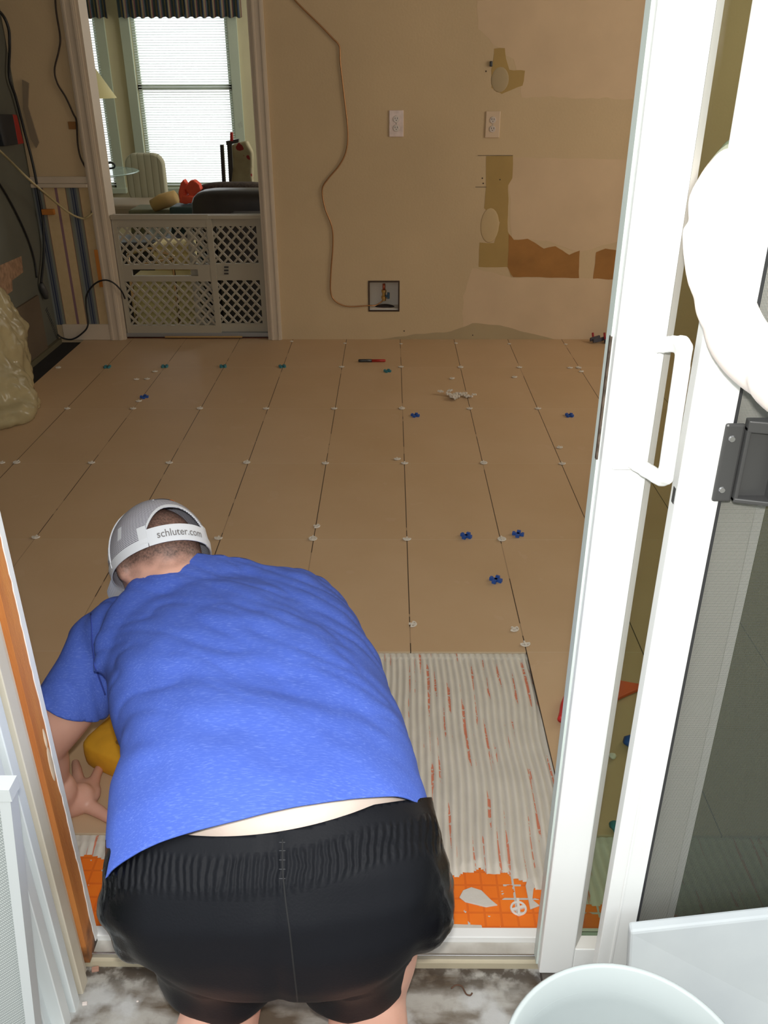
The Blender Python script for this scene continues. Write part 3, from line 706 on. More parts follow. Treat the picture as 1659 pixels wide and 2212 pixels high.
P = [lw(x, y) for x, y in ((-30, 10), (2, 28), (18, 60), (21, 100), (20, 165), (34, 210), (52, 280), (70, 350), (82, 410), (92, 470), (95, 540), (90, 600), (89, 610))]
b = BM(); tube(b, spline(P, 6), .007, 8); c_ = tag(obj('black_cable', b, mat('black_rubber', (.012, .012, .014), .5), smooth=True), 'thick black cable running down the left wall to a plug', 'cable')
b = BM(); tube(b, [lw(89, 612), lw(92, 622), lw(97, 632), lw(100, 645)], [.010, .018, .02, .012], 10); obj('plug', b, mat('grey_plug', (.06, .06, .06), .5), c_, smooth=True)
P = [lw(x, y, .008) for x, y in ((-20, 372), (0, 398), (30, 450), (58, 510), (74, 560), (80, 600))]
b = BM(); tube(b, spline(P, 6), .005, 8); tag(obj('thin_black_cable', b, mat('black_rubber', (.012, .012, .014), .5), smooth=True), 'thin dark cable running diagonally across the left wall above plug', 'cable')
P = [at(124, 722, Y=YW-.03), at(135, 730, Y=YW-.03), at(155, 733, Y=YW-.03), at(175, 722, Y=YW-.028), at(190, 702, Y=YW-.025), at(186, 660, Y=YW-.02), at(188, 635, Y=YW-.024), at(205, 613, Y=YW-.03), at(226, 605, Y=YW-.035), at(245, 611, Y=YW-.035), at(262, 628, Y=YW-.02), at(270, 645, Y=YW+.02)]
b = BM(); tube(b, spline(P, 6), .0045, 8); tag(obj('looping_cord', b, mat('black_rubber', (.012, .012, .014), .5), smooth=True), 'black cord looping over baseboard and around the left door casing', 'cord')
b = BM(); p = at(105, 458, Y=YW-.02); box(b, p.x-.035, p.x+.03, YW-.03, YW-.004, p.z-.014, p.z+.014); tag(obj('wood_block', b, mat('bare_wood', sl((190, 118, 44)), .7), bevel=.003), 'small bare wood block on the wallpaper near the left corner', 'wood block')
b = BM(); p = at(156, 271, Y=YW-.002); box(b, p.x-.02, p.x+.02, YW-.004, YW-.0003, p.z-.018, p.z+.018); obj('bare_spot', b, mat('bare_wood2', sl((150, 104, 56)), .8), wall_back, bevel=.008)
# red and black level / tool hung on left wall
pt = lw(25, 280, .03); tt = thing('wall_tool', (XL+.03, pt.y, pt.z-.05), 'dark blue and red plastic gadget hanging on the left wall', 'gadget')
A = [at(x, y, X=XL+.05) for x, y in ((28, 247), (37, 248), (52, 310), (40, 312))]; b = BM(); prism(b, A, (-.045, 0, 0)); obj('red_side', b, mat('dark_red', (.30, .012, .01), .5), tt, bevel=.004)['label'] = 'red plastic side'
A = [at(x, y, X=XL+.05) for x, y in ((-10, 247), (28, 247), (40, 312), (10, 316))]; b = BM(); prism(b, A, (-.045, 0, 0)); obj('dark_face', b, mat('dark_blue_pl', (.01, .014, .022), .5), tt, bevel=.004)
rebase(tt)
b = BM(); A = [at(x, y, Y=YW-.012) for x, y in ((48, 172), (62, 180), (60, 230), (84, 308), (78, 320), (66, 300), (50, 235))]; prism(b, A, (0, .008, 0)); tag(obj('torn_paper_strip', b, mat('paper_grey', sl((140, 124, 104)), .9)), 'torn pale paper strip peeling beside the left wall corner', 'paper strip')

# plastic sheet heap at left edge
b = BM(); N1 = 40; base = at(-30, 850, z=0)
for (cx, cy, cz, rx_, ry2, rz_) in ((-1.93, 1.95, .12, .20, .30, .36), (-1.82, 1.78, .06, .17, .22, .19), (-1.76, 1.70, .03, .14, .16, .09), (-1.70, 1.84, .015, .05, .06, .05), (-1.9, 2.1, .2, .12, .2, .30)):
    ball(b, (cx, cy, cz), V((rx_, 0, 0)), V((0, ry2, 0)), V((0, 0, rz_)), 24, 16)
b = remesh(b, .012, 6)
b.normal_update()
for v_ in b.verts:
    c = v_.co; k = noise.noise(c*9)*.028+abs(noise.noise(c*20+V((3, 1, 2))))*.016-.006; v_.co = c+v_.normal*k; v_.co.z = max(v_.co.z, .0015); v_.co.x = max(v_.co.x, XL+.03)
m = mat('clear_plastic_sheet', sl((190, 175, 135)), .22, var=.10, scale=7, alpha=.72)
tag(obj('plastic_bag', b, m, smooth=True), 'crumpled translucent plastic bag slumped on the floor against the left wall', 'plastic bag')

# ------------------------------------------------------------------ spacers and small things on the tiles
def spacer_mesh(full=True):
    b = BM(); n = 24; r = .0125
    kmax = n if full else n//2
    pts = [(r*math.cos(2*math.pi*k/n), r*math.sin(2*math.pi*k/n)*.95, .0032) for k in range(kmax+(0 if full else 1))]
    if not full: pts = [(x, -y, z) for x, y, z in pts]
    tube(b, pts, .0021, 6, closed=full)
    boxo(b, (0, 0 if full else -.001, .0032), V((.0115 if full else .013, 0, 0)), V((0, .0022, 0)), V((0, 0, .0022)))
    boxo(b, (0, .003 if full else -.001, .0036), V((.0022, 0, 0)), V((0, .015 if full else .010, 0)), V((0, 0, .0024)))
    me = bpy.data.meshes.new('spacer'); b.normal_update(); b.to_mesh(me); b.free(); me.materials.append(spacer_w); return me
me_full, me_half = spacer_mesh(True), spacer_mesh(False)
b = BM()
for a in (45, 135): 
    d = V((math.cos(math.radians(a)), math.sin(math.radians(a)), 0)); boxo(b, (0, 0, .004), d*.016, V((-d.y, d.x, 0))*.0045, V((0, 0, .004)))
for a in (45, 135, 225, 315):
    d = V((math.cos(math.radians(a)), math.sin(math.radians(a)), 0)); boxo(b, d*.015+V((0, 0, .005)), d*.004, V((-d.y, d.x, 0))*.006, V((0, 0, .005)))
me_blue = bpy.data.meshes.new('blue_spacer'); b.to_mesh(me_blue); b.free(); me_blue.materials.append(spacer_b)
me_teal = me_blue.copy(); me_teal.materials.clear(); me_teal.materials.append(spacer_t)
def put(name, me, loc, rz_, lab, cat, group=None, sc=1):
    o = bpy.data.objects.new(name, me); C.objects.link(o); o.location = loc; o.rotation_euler = (0, 0, rz_); o.scale = (sc,)*3
    return tag(o, lab, cat, group)
ordn = ['first', 'second', 'third', 'fourth', 'fifth', 'sixth', 'seventh', 'eighth', 'ninth']
rowsP = [('row nearest the kneeling person', [(78, 1161), (472, 1163), (676, 1165), (879, 1165), (1084, 1166)]),
         ('second row up from the person', [(4, 1000), (36, 1000), (198, 1000), (366, 1000), (533, 1000), (703, 1001), (874, 1001), (1045, 1001), (1214, 1002)]),
         ('third row up from the person', [(146, 883), (288, 883), (432, 883), (575, 883), (722, 883), (868, 883), (1014, 883), (1162, 883)]),
         ('fourth row up near the wall', [(126, 795), (738, 793), (866, 793), (995, 794), (1122, 794), (1231, 795), (1250, 795)]),
         ('last row against the back wall', [(630, 738), (745, 742), (866, 743), (985, 742), (1100, 743), (1222, 744)])]
for rn, pts in rowsP:
    for i, (x, y) in enumerate(pts):
        p = at(x, y, z=0)
        put('tile_spacer', me_full if (i+len(rn)) % 3 == 0 or rn[0] == 'r' and i == 4 else me_half, (p.x, p.y, 0), random.uniform(-.1, .1),
            'white round tile spacer, %s from left in the %s' % (ordn[i], rn), 'spacer', 'white spacers at the tile corners', 1.0 if rn[0] != 'l' else .7)
for x, y, a, lab in ((683, 1138, 1.2, 'loose white spacer standing on tile joint just above the near row'), (858, 992, .1, 'loose white spacer lying left of a joint in the second row'),
                     (890, 1350, 1.3, 'loose white spacer on the dark joint above the ridged mortar'), (1110, 1360, .7, 'loose white spacer on tile left of the mortar corner joint'),
                     (1134, 1392, .2, 'loose white spacer right at the upper right corner of mortar'), (1255, 803, .4, 'loose white spacer near the sliding door below the fourth row'),
                     (976, 818, .4, 'loose white spacer just above the pile of white spacers'), (295, 820, 0, 'loose white spacer lying on left tiles below the teal ones'), (318, 819, 0, 'loose white spacer beside another under second teal spacer'),
                     (300, 867, .3, 'loose white spacer just left below the lone blue one on the left'), (335, 803, .2, 'pale loose spacer just below the second teal spacer'), (1208, 967, .3, 'loose white spacer near the sliding door above second row'), (1111, 815, .2, 'loose white spacer below the fifth column joint at right')):
    p = at(x, y, z=0); put('tile_spacer', me_half, (p.x, p.y, 0), a, lab, 'spacer')
for x, y, a, lab in ((1007, 1160, .2, 'blue cross spacer lying on the near row joint line'), (1119, 1156, .5, 'blue cross spacer right of the near row round spacer'), (1071, 1255, .3, 'blue cross spacer lying nearest to the mortar'),
                     (897, 899, .4, 'blue cross spacer in the middle of floor below third row'), (1230, 899, .1, 'blue cross spacer on the right close to sliding door'), (312, 859, .8, 'blue cross spacer alone on the left tiles')):
    p = at(x, y, z=0); put('cross_spacer', me_blue, (p.x, p.y, 0), a, lab, 'spacer', 'blue cross spacers scattered on the tiles')
for i, (x, y) in enumerate(((232, 794), (356, 793), (482, 793), (610, 793))):
    p = at(x, y, z=0); put('cross_spacer', me_teal, (p.x, p.y, 0), .1*i, 'teal cross spacer on tile joint, %s from left below the doorway' % ordn[i], 'spacer', 'teal cross spacers on the joints')
p = at(837, 803, z=0); put('cross_spacer', me_teal, (p.x, p.y, 0), .4, 'loose teal cross spacer just below the red marker', 'spacer')
b = BM(); cP = at(990, 858, z=0); k_ = 0
random.seed(3)
for k in range(26):
    q = V((cP.x+random.gauss(0, .034), cP.y+random.gauss(0, .02), .006+abs(random.gauss(0, .006)))); a = random.uniform(0, 3.1)
    b = BM(); d = V((math.cos(a), math.sin(a), random.uniform(-.25, .25))); e = V((-d.y, d.x, 0)).normalized(); boxo(b, (0, 0, 0), d*.014, e*.0038, V((0, 0, .003))); boxo(b, (0, 0, 0), e*.011, d*.0036, V((0, 0, .003)))
    o = obj('tile_spacer', b, spacer_w); o.location = q; tag(o, 'white spacer in the little heap of spacers on the floor', 'spacer', 'heap of white spacers')
# marker
p = at(805, 779, z=.007); mk = thing('marker_pen', (p.x, p.y, 0), 'red marker with dark cap lying on tiles near the back wall', 'marker')
b = BM(); tube(b, [p+V((-.005, 0, 0)), p+V((.062, .001, 0)), p+V((.068, .001, 0))], [.0075, .0075, .005], 12); obj('barrel', b, mat('red_barrel', (.45, .03, .02), .4), mk, smooth=True)
b = BM(); tube(b, [p+V((-.075, -.001, 0)), p+V((-.070, -.001, 0)), p+V((-.005, 0, 0))], [.006, .0085, .0085], 12); obj('cap', b, black_pl, mk, smooth=True)['label'] = 'black cap'
rebase(mk)
# clutter by the far right corner
pc = at(1298, 740, z=0); hc = thing('clip_heap', (pc.x, pc.y, 0), 'small dark heap of wire clips with red tips against the back wall', 'clips')
b = BM()
for k in range(14):
    q = pc+V((random.uniform(-.07, .07), random.uniform(-.03, .03), .012+random.uniform(0, .015))); boxo(b, q, V((random.uniform(.01, .02), .004, .003)), V((-.002, .006, 0)), V((0, 0, .009)))
obj('clip_bodies', b, mat('dark_slate', (.07, .07, .09), .6), hc)
b = BM()
for dx in (-.045, .02):
    b = BM(); tube(b, [pc+V((dx, 0, .02)), pc+V((dx-.006, .003, .055))], .006, 8); obj('red_tip', b, mat('red_tip', (.35, .02, .03), .5), hc); rebase(hc)

# ------------------------------------------------------------------ sliding door, sill, frame
grey_v = mat('aged_vinyl', sl((214, 206, 192)), .5, var=.06, scale=8)
glass_m = bpy.data.materials.new('door_glass'); glass_m.use_nodes = True; n = glass_m.node_tree; n.nodes.clear()
o_ = n.nodes.new('ShaderNodeOutputMaterial'); tr = n.nodes.new('ShaderNodeBsdfTransparent'); gl = n.nodes.new('ShaderNodeBsdfGlossy'); mx_ = n.nodes.new('ShaderNodeMixShader'); fr_ = n.nodes.new('ShaderNodeLayerWeight'); fr_.inputs[0].default_value = .12
tr.inputs[0].default_value = (.74, .80, .72, 1); gl.inputs['Roughness'].default_value = .0
n.links.new(fr_.outputs['Fresnel'], mx_.inputs[0]); n.links.new(tr.outputs[0], mx_.inputs[1]); n.links.new(gl.outputs[0], mx_.inputs[2]); n.links.new(mx_.outputs[0], o_.inputs[0])
def glass_panel(name, x0, x1, y0, y1, z0, z1, sw, rail, mt):      # y0 outer face
    root = empty(name, ((x0+x1)/2, (y0+y1)/2, z0)); root['kind'] = 'structure'
    bw = .011
    b = BM(); box(b, x0, x0+sw, y0, y1, z0, z1); obj('stile', b, mt, root, bevel=.0025)
    b = BM(); box(b, x1-sw, x1, y0, y1, z0, z1); obj('stile', b, mt, root, bevel=.0025)
    b = BM(); box(b, x0+sw, x1-sw, y0+.001, y1-.001, z0, z0+rail); obj('bottom_rail', b, mt, root, bevel=.0015)
    b = BM(); box(b, x0+sw, x1-sw, y0+.001, y1-.001, z1-rail, z1); obj('top_rail', b, mt, root)
    # sloping glazing bead
    b = BM(); X0, X1, Z0, Z1 = x0+sw, x1-sw, z0+rail, z1-rail; ym = (y0+y1)/2
    for s, yy in ((1, y0+.002), (-1, y1-.002)):
        o4 = [V((X0, yy, Z0)), V((X1, yy, Z0)), V((X1, yy, Z1)), V((X0, yy, Z1))]; i4 = [V((X0+bw, ym-s*.004, Z0+bw*1.6)), V((X1-bw, ym-s*.004, Z0+bw*1.6)), V((X1-bw, ym-s*.004, Z1-bw)), V((X0+bw, ym-s*.004, Z1-bw))]
        for k in range(4):
            vs = [b.verts.new(q) for q in (o4[k], o4[(k+1) % 4], i4[(k+1) % 4], i4[k])]; b.faces.new(vs if s > 0 else vs[::-1])
    obj('glazing_bead', b, mat('bead_vinyl', sl((205, 202, 196)), .5), root)
    b = BM(); box(b, X0+.004, X1-.004, ym-.003, ym+.003, Z0+.004, Z1-.004); obj('glass', b, glass_m, root)
    return root
PY0, PY1 = -.903, -.868
d1 = glass_panel('door_1', .2005, 1.15, PY0, PY1, -.007, 2.02, .056, .062, vinyl)
# edge lip and lock slot on the leading stile
b = BM(); box(b, .1975, .2005, PY1-.020, PY1+.002, -.003, 2.02); obj('edge_channel', b, mat('pale_teal_vinyl', (.62, .70, .66), .4), d1)
zl0, zl1 = at(1303, 990, Y=-.885).z, at(1328, 725, Y=-.885).z
b = BM(); box(b, .1965, .1990, -.889, -.883, zl0, zl1); lo = obj('lock_slot', b, mat('dark_lock', (.12, .09, .07), .4, metal=.5, var=.6, scale=80), d1)
# handle
hd_ = empty('handle_root'); bpy.data.objects.remove(hd_)
hz0, hz1 = at(1395, 1015, Y=PY0).z, at(1420, 755, Y=PY0).z
b = BM(); xh = .236
hx0 = .262
A = at(1420, 745, Y=PY0-.006); E1 = at(1480, 742, Y=PY0-.04); E2 = at(1437, 1040, Y=PY0-.04); D = at(1372, 1000, Y=PY0-.006)
tubeP = [A, A.lerp(E1, .5), E1.lerp(A, .10), E1+(E2-E1)*.03, E1.lerp(E2, .5), E2+(E1-E2)*.03, E2.lerp(D, .12), E2.lerp(D, .6), D]
for i in range(len(tubeP)-1):
    a, c = tubeP[i], tubeP[i+1]; d = (c-a); L = d.length; d.normalize(); s_ = d.cross(V((0, 1, 0))).normalized(); u_ = d.cross(s_)
    boxo(b, (a+c)/2, d*(L/2+.004), s_*.0085, u_*.006)
h_ = obj('handle', remesh(b, .0025, 6), vinyl, d1, smooth=True)
b = BM(); box(b, .212, .252, PY0-.006, PY0+.0005, D.z-.01, A.z+.015); obj('handle_plate', b, vinyl, d1, bevel=.003)
rebase(d1)
# fixed panel behind (inner track, right half)
d2 = glass_panel('door_2', .338, 1.33, -.9160, -.9045, .0, 2.03, .054, .06, mat('fixed_vinyl', sl((200, 196, 188)), .5)); rebase(d2)
# screen door
SY0, SY1 = -.938, -.918
root = empty('door_3', (.8, -.93, 0)); root['kind'] = 'structure'
sx0, sx1 = .2835, .3345
b = BM(); box(b, sx0, sx1, SY0, SY1, .0, 2.03); box(b, sx0+.020, sx0+.024, SY0-.0015, SY0, 0, 2.03); obj('stile', b, vinyl, root, bevel=.003)
b = BM(); box(b, 1.25, 1.30, SY0, SY1, .0, 2.03); obj('stile', b, vinyl, root)
b = BM(); box(b, sx1, 1.25, SY0, SY1, .0, .09); obj('bottom_rail', b, vinyl, root)
b = BM(); box(b, sx1, 1.25, SY0, SY1, 1.98, 2.03); obj('top_rail', b, vinyl, root)
b = BM(); box(b, sx1, sx1+.004, SY0+.001, SY1-.003, .09, 1.98); obj('screen_spline', b, black_pl, root)
b = BM(); box(b, sx0-.0005, sx0+.001, SY0+.004, SY0+.012, .905, .925); obj('latch_hole', b, black_pl, root)
mm = bpy.data.materials.new('insect_mesh'); mm.use_nodes = True; n = mm.node_tree; bs = n.nodes['Principled BSDF']; bs.inputs['Base Color'].default_value = (.095, .105, .092, 1); bs.inputs['Roughness'].default_value = .6
g = Nt(mm); P_, X_, Y_, Z_ = g.obj()
wv = g.m('MAXIMUM', g.m('GREATER_THAN', g.m('FRACT', g.m('DIVIDE', X_, .0016)), .84), g.m('GREATER_THAN', g.m('FRACT', g.m('DIVIDE', Z_, .0016)), .84)); n.links.new(wv, bs.inputs['Alpha'])
b = BM(); box(b, sx1+.003, 1.25, -.9285, -.9280, .09, 1.98); obj('screen_mesh', b, mm, root)
# black pull
hb = empty('h'); bpy.data.objects.remove(hb)
dkg = mat('charcoal_plastic', (.055, .055, .055), .32)
za, zc = at(1530, 1080, Y=SY0).z, at(1560, 912, Y=SY0).z
b = BM(); box(b, .3245, .347, SY0-.006, SY0, za, zc); ph = obj('handle', b, dkg, root, bevel=.003)
b = BM(); zb2, zc2 = za+.002, zc-.002
box(b, .347, .352, SY0-.012, SY0, zb2, zc2); box(b, .385, .391, SY0-.024, SY0, zb2, zc2); box(b, .347, .391, SY0-.004, SY0, zb2, zc2)
A = [V((.347, SY0-.012, zb2)), V((.391, SY0-.024, zb2)), V((.391, SY0, zb2)), V((.347, SY0, zb2))]
prism(b, A, (0, 0, .006)); prism(b, [q+V((0, 0, zc2-zb2-.006)) for q in A], (0, 0, .014)); obj('pull_cup', b, dkg, ph, bevel=.0015)
for zz in (za+.016, zc-.018):
    b = BM(); lathe(b, (.3335, SY0-.006, zz), [(0, .0018), (.0032, .0018), (.0042, 0)], 14, V((0, -1, 0))); obj('screw', b, metal, ph)
rebase(root)

# sill / threshold
sill_dirty = mat('dirty_sill_vinyl', sl((205, 203, 196)), .5, col2=sl((150, 142, 130)), scale=12)
b = BM(); box(b, -.60, 1.34, -.842, YS, -.03, .003); sl1 = structure('trim_sill_lip', b, vinyl, bevel=.0015)
b = BM(); box(b, -.60, 1.34, -.868, -.842, -.04, -.010); structure('trim_sill_track', b, sill_dirty, bevel=.001)
b = BM(); box(b, -.60, 1.34, -.8725, -.868, -.04, -.004); structure('trim_sill_rail', b, metal, bevel=.001)
b = BM(); box(b, -.60, 1.34, -.880, -.8725, -.06, -.014); structure('trim_sill_face', b, mat('cream_sill_face', sl((184, 174, 150)), .6, var=.1, scale=9))
b = BM(); box(b, .206, 1.34, -.940, -.8805, -.04, -.010); structure('trim_sill_guide', b, mat('dark_guide', (.08, .07, .06), .8))
m = mat('weathered_deck', (.5, .5, .5), .8); g = Nt(m); P_, X_, Y_, Z_ = g.obj()
mpg = g.new('ShaderNodeMapping'); mpg.inputs['Scale'].default_value = (5, 16, 10); g.n.links.new(P_, mpg.inputs[0])
na = g.noise(mpg.outputs[0], 1.6, 8); nb = g.noise(P_, 45, 6)
c1 = g.mix(g.m('MULTIPLY', g.m('SUBTRACT', na, .40), 5.0, clamp=True), sl((88, 76, 62)), sl((160, 157, 150)))
c1 = g.mix(g.m('MULTIPLY', g.m('SUBTRACT', nb, .5), 2.0, clamp=True), c1, sl((92, 80, 64)))
c1 = g.mix(g.m('MULTIPLY', g.m('SUBTRACT', g.noise(P_, 12, 5), .57), 9.0, clamp=True), c1, sl((176, 176, 174)))
grime = g.m('MULTIPLY', g.m('ADD', .5, g.m('MULTIPLY', g.m('ADD', Y_, .915), 26.0)), g.m('MULTIPLY', g.m('SUBTRACT', nb, .38), 6.0, clamp=True), clamp=True); c1 = g.mix(g.m('MULTIPLY', grime, .85), c1, sl((58, 46, 34)))
g.color(c1); g.bump(nb, .5, .004)
b = BM(); box(b, -.60, 1.34, -1.000, -.8795, -.12, -.028); structure('floor_threshold', b, m)
b = BM(); box(b, -.60, 1.34, -1.035, -1.000, -.12, -.024); structure('trim_deck_edge', b, mat('pale_board', sl((205, 200, 192)), .6, var=.08, scale=6), bevel=.002)
b = BM(); box(b, -3, 4, -4.5, -1.035, -.30, -.05); structure('floor_deck', b, m)
b = BM(); box(b, -40, 40, -60, -4.5, -.6, -.5); structure('ground', b, mat('grass', (.05, .08, .03), .9, var=.4, scale=3))
# wiggly twig on the threshold
P = [at(x, y, z=-.026) for x, y in ((975, 2135), (985, 2128), (997, 2130), (1003, 2140), (1008, 2148), (1016, 2150), (1020, 2145))]
b = BM(); tube(b, spline(P, 5), .0014, 6); tag(obj('twig', b, mat('twig_brown', (.10, .05, .03), .9), smooth=True), 'tiny curly brown twig lying on the dirty threshold', 'twig')
# small debris chips
for x, y, s, lab in ((183, 2168, .004, 'white crumb of plaster on the threshold by the left jamb'), (206, 2094, .006, 'pinkish pebble on the threshold beside the left jamb foot'), (297, 2163, .002, 'tiny white speck on the left threshold')):
    p = at(x, y, z=-.027); b = BM(); boxo(b, p, V((s, s*.2, 0)), V((-s*.2, s*.7, 0)), V((0, 0, s*.5))); tag(obj('debris_chip', b, mat('chip_'+str(x), (.7, .62, .58) if x != 206 else (.4, .22, .16), .8), bevel=.001), lab, 'debris')

# left jamb: paint edge, orange wood, vinyl frame ridges
XJ = -.572
b = BM(); n = 150; prev = None
# ragged white paint edge
ra = []
for i in range(n+1):
    z = -.0+2.06*i/n; w_ = .0125+.0035*noise.noise(V((z*9, 0, 0)))+.0022*noise.noise(V((z*60, 2, 0)))
    ra.append((b.verts.new((XJ, -.838, z)), b.verts.new((XJ, -.838-w_, z)), b.verts.new((XJ-.03, -.838-w_, z)), b.verts.new((XJ-.03, -.838, z))))
for i in range(n):
    for k in range(4): b.faces.new((ra[i][k], ra[i+1][k], ra[i+1][(k+1) % 4], ra[i][(k+1) % 4]))
b.faces.new(ra[0]); b.faces.new(ra[-1][::-1])
bmesh.ops.recalc_face_normals(b, faces=b.faces[:])
structure('trim_jamb_paint', b, mat('jamb_white_paint', (.78, .80, .80), .5, var=.05, scale=20))
b = BM(); box(b, XJ-.05, XJ-.0015, -.885, -.838, -.01, 2.06)
jw = structure('trim_jamb_wood', b, wood_or)
for z0, dz, sx in ((.42, .035, .007), (.47, .02, .004)):
    bb = BM(); ball(bb, (XJ-.0018, -.858, z0), V((.0018, 0, 0)), V((0, sx, 0)), V((0, 0, dz))); obj('gouge', bb, mat('gouge_pale', sl((214, 190, 160)), .8, var=.1, scale=30), jw, smooth=True)
b = BM()
for y0, y1, x in ((-.905, -.885, XJ-.010), (-.930, -.905, XJ-.002), (-.941, -.930, XJ-.022)): box(b, XJ-.08, x, y0, y1, -.05, 2.06)
structure('trim_jamb_vinyl_inner', b, mat('cream_vinyl', sl((214, 210, 196)), .45, col2=sl((198, 190, 172)), scale=5), bevel=.0015)
b = BM()
for y0, y1, x in ((-.962, -.941, XJ-.004), (-.972, -.962, XJ-.02), (-.995, -.972, XJ-.008)): box(b, XJ-.09, x, y0, y1, -.05, 2.06)
structure('trim_jamb_vinyl_outer', b, mat('bluish_white_vinyl', (.66, .71, .72), .4, var=.03, scale=4), bevel=.0015)
b = BM(); box(b, XJ-.30, XJ-.03, -1.012, -.995, -.06, 2.1); structure('trim_outer_casing', b, mat('outer_casing', (.60, .66, .68), .5, var=.04, scale=4), bevel=.002)
g = Nt(wood_or); P_, X_, Y_, Z_ = g.obj(); old = g.b.inputs['Base Color'].links[0].from_socket
rot = g.m('MULTIPLY', g.m('SUBTRACT', .16, g.m('ADD', Z_, g.m('MULTIPLY', g.noise(P_, 22, 4), .22))), 14.0, clamp=True); g.color(g.mix(rot, old, (.03, .014, .008)))   # rotten foot of the wood strip
# leaning screened panel, lower left
m = mat('woven_white_mesh', (.72, .75, .74), .6); g = Nt(m); P_, X_, Y_, Z_ = g.obj()
q1 = g.m('FRACT', g.m('MULTIPLY', g.m('ADD', X_, g.m('MULTIPLY', Z_, .8)), 210)); q2 = g.m('FRACT', g.m('MULTIPLY', g.m('SUBTRACT', X_, g.m('MULTIPLY', Z_, 1.2)), 150))
hh_ = g.m('MULTIPLY', g.m('GREATER_THAN', q1, .4), g.m('GREATER_THAN', q2, .35)); g.color(g.mix(hh_, sl((140, 146, 146)), sl((184, 189, 188)))); g.bump(hh_, .4, .002)
YP = -1.06; a0 = at(22, 1712, Y=YP); a1 = at(76, 2212, Y=YP); a1.x = a0.x + (a1.x-a0.x)*(a0.z+.05)/(a0.z-a1.z)
ps = thing('screen_panel', (a0.x-.1, YP, -.05), 'white framed woven mesh panel leaning at lower left outside the door', 'panel')
b = BM(); prism(b, [V((a0.x, YP, a0.z)), V((a1.x+.0, YP, -.05)), V((a1.x-.45, YP, -.05)), V((a1.x-.45, YP, a0.z))], (0, .012, 0)); obj('mesh', b, m, ps)
b = BM(); d = V((a1.x-a0.x, 0, -.16-a0.z)); 
prism(b, [V((a0.x+.004, YP-.008, a0.z+.01)), V((a1.x+.004, YP-.008, -.05)), V((a1.x-.010, YP-.008, -.05)), V((a0.x-.010, YP-.008, a0.z+.01))], (0, .022, 0))
box(b, a1.x-.46, a0.x+.005, YP-.0095, YP+.0155, a0.z-.006, a0.z+.0135); obj('frame', b, mat('panel_frame', (.50, .53, .54), .5), ps, bevel=.002); rebase(ps)
for c_2 in ps.children: c_2.modifiers.clear()

# white leaning board and bucket at lower right
pA, pB = at(1365, 2027, Y=-1.0), at(1700, 1991, Y=-1.0)
bd = thing('white_board', (pA.x+.1, -1.0, -.05), 'scuffed white board leaning against the screen door behind the bucket', 'board')
b = BM(); A = [V((pA.x, -.990, pA.z)), V((pB.x+.25, -.990, pB.z+.045)), V((pB.x+.25, -1.06, -.046)), V((pA.x+.004, -1.06, -.046))]; prism(b, A, (0, .016, .004))
mb_ = mat('scuffed_white', (.50, .53, .54), .5, col2=(.43, .46, .48), scale=7); obj('panel', b, mb_, bd, bevel=.004)
b = BM(); 
obj_root = rebase(bd); b.free()
bk_c = at(1330, 2300, z=.235); 
bcx, bcy = .2236, -1.270
m_b = mat('bucket_white', (.43, .47, .47), .35, var=.02, scale=5)
bk = thing('bucket', (bcx, bcy, -.05), 'white round plastic bucket in the lower right foreground, seen into from above', 'bucket')
zt_ = .33
b = BM(); lathe(b, (bcx, bcy, -.05), [(0, 0), (.125, 0), (.130, .01), (.142, zt_+.05-.02), (.148, zt_+.05-.018), (.149, zt_+.05), (.146, zt_+.0535), (.1415, zt_+.05), (.138, zt_-.01), (.124, .006), (0, .006)], 72)
obj('body', b, m_b, bk, smooth=True)
b = BM(); lathe(b, (bcx, bcy, zt_-.05), [(.139, 0), (.149, 0), (.149, .008), (.139, .008)], 72); obj('rim_band', b, m_b, bk)
rebase(bk)

# things seen through the sliding glass
b = BM(); A = [at(x, y, z=.002) for x, y in ((1335, 1475), (1360, 1480), (1385, 1484), (1384, 1492), (1360, 1502), (1330, 1516), (1328, 1495))]
prism(b, A, (0, 0, .01)); tag(obj('orange_trowel_handle', b, mat('orange_plastic', (.75, .12, .04), .5), bevel=.002), 'flat orange plastic piece lying on tile, seen through the sliding glass', 'orange piece')
b = BM(); tube(b, spline([at(x, y, z=.012) for x, y in ((1212, 1555), (1216, 1540), (1219, 1522), (1226, 1505))], 4), .009, 10)
tag(obj('red_handle', b, mat('red_white_plastic', (.65, .03, .03), .4), smooth=True), 'red tool handle poking out left of the sliding door stile', 'tool handle')
for i, (x, y, s, lab) in enumerate(((1322, 1632, .010, 'white crumpled bit on tile seen through the glass strip'), (1362, 1600, .018, 'blue plastic lump behind glass, upper one'), (1330, 1785, .014, 'dark teal plastic lump behind glass, lower one'))):
    p = at(x, y, z=s*.6); b = BM(); ball(b, p, V((s, 0, 0)), V((0, s, 0)), V((0, 0, s*.6)), 10, 6)
    for v_ in b.verts: v_.co += V((noise.noise(v_.co*90), noise.noise(v_.co*90+V((5, 0, 0))), 0))*s*.5
    tag(obj('floor_scrap', b, (spacer_w, spacer_b, spacer_t)[i], smooth=True), lab, 'scrap')
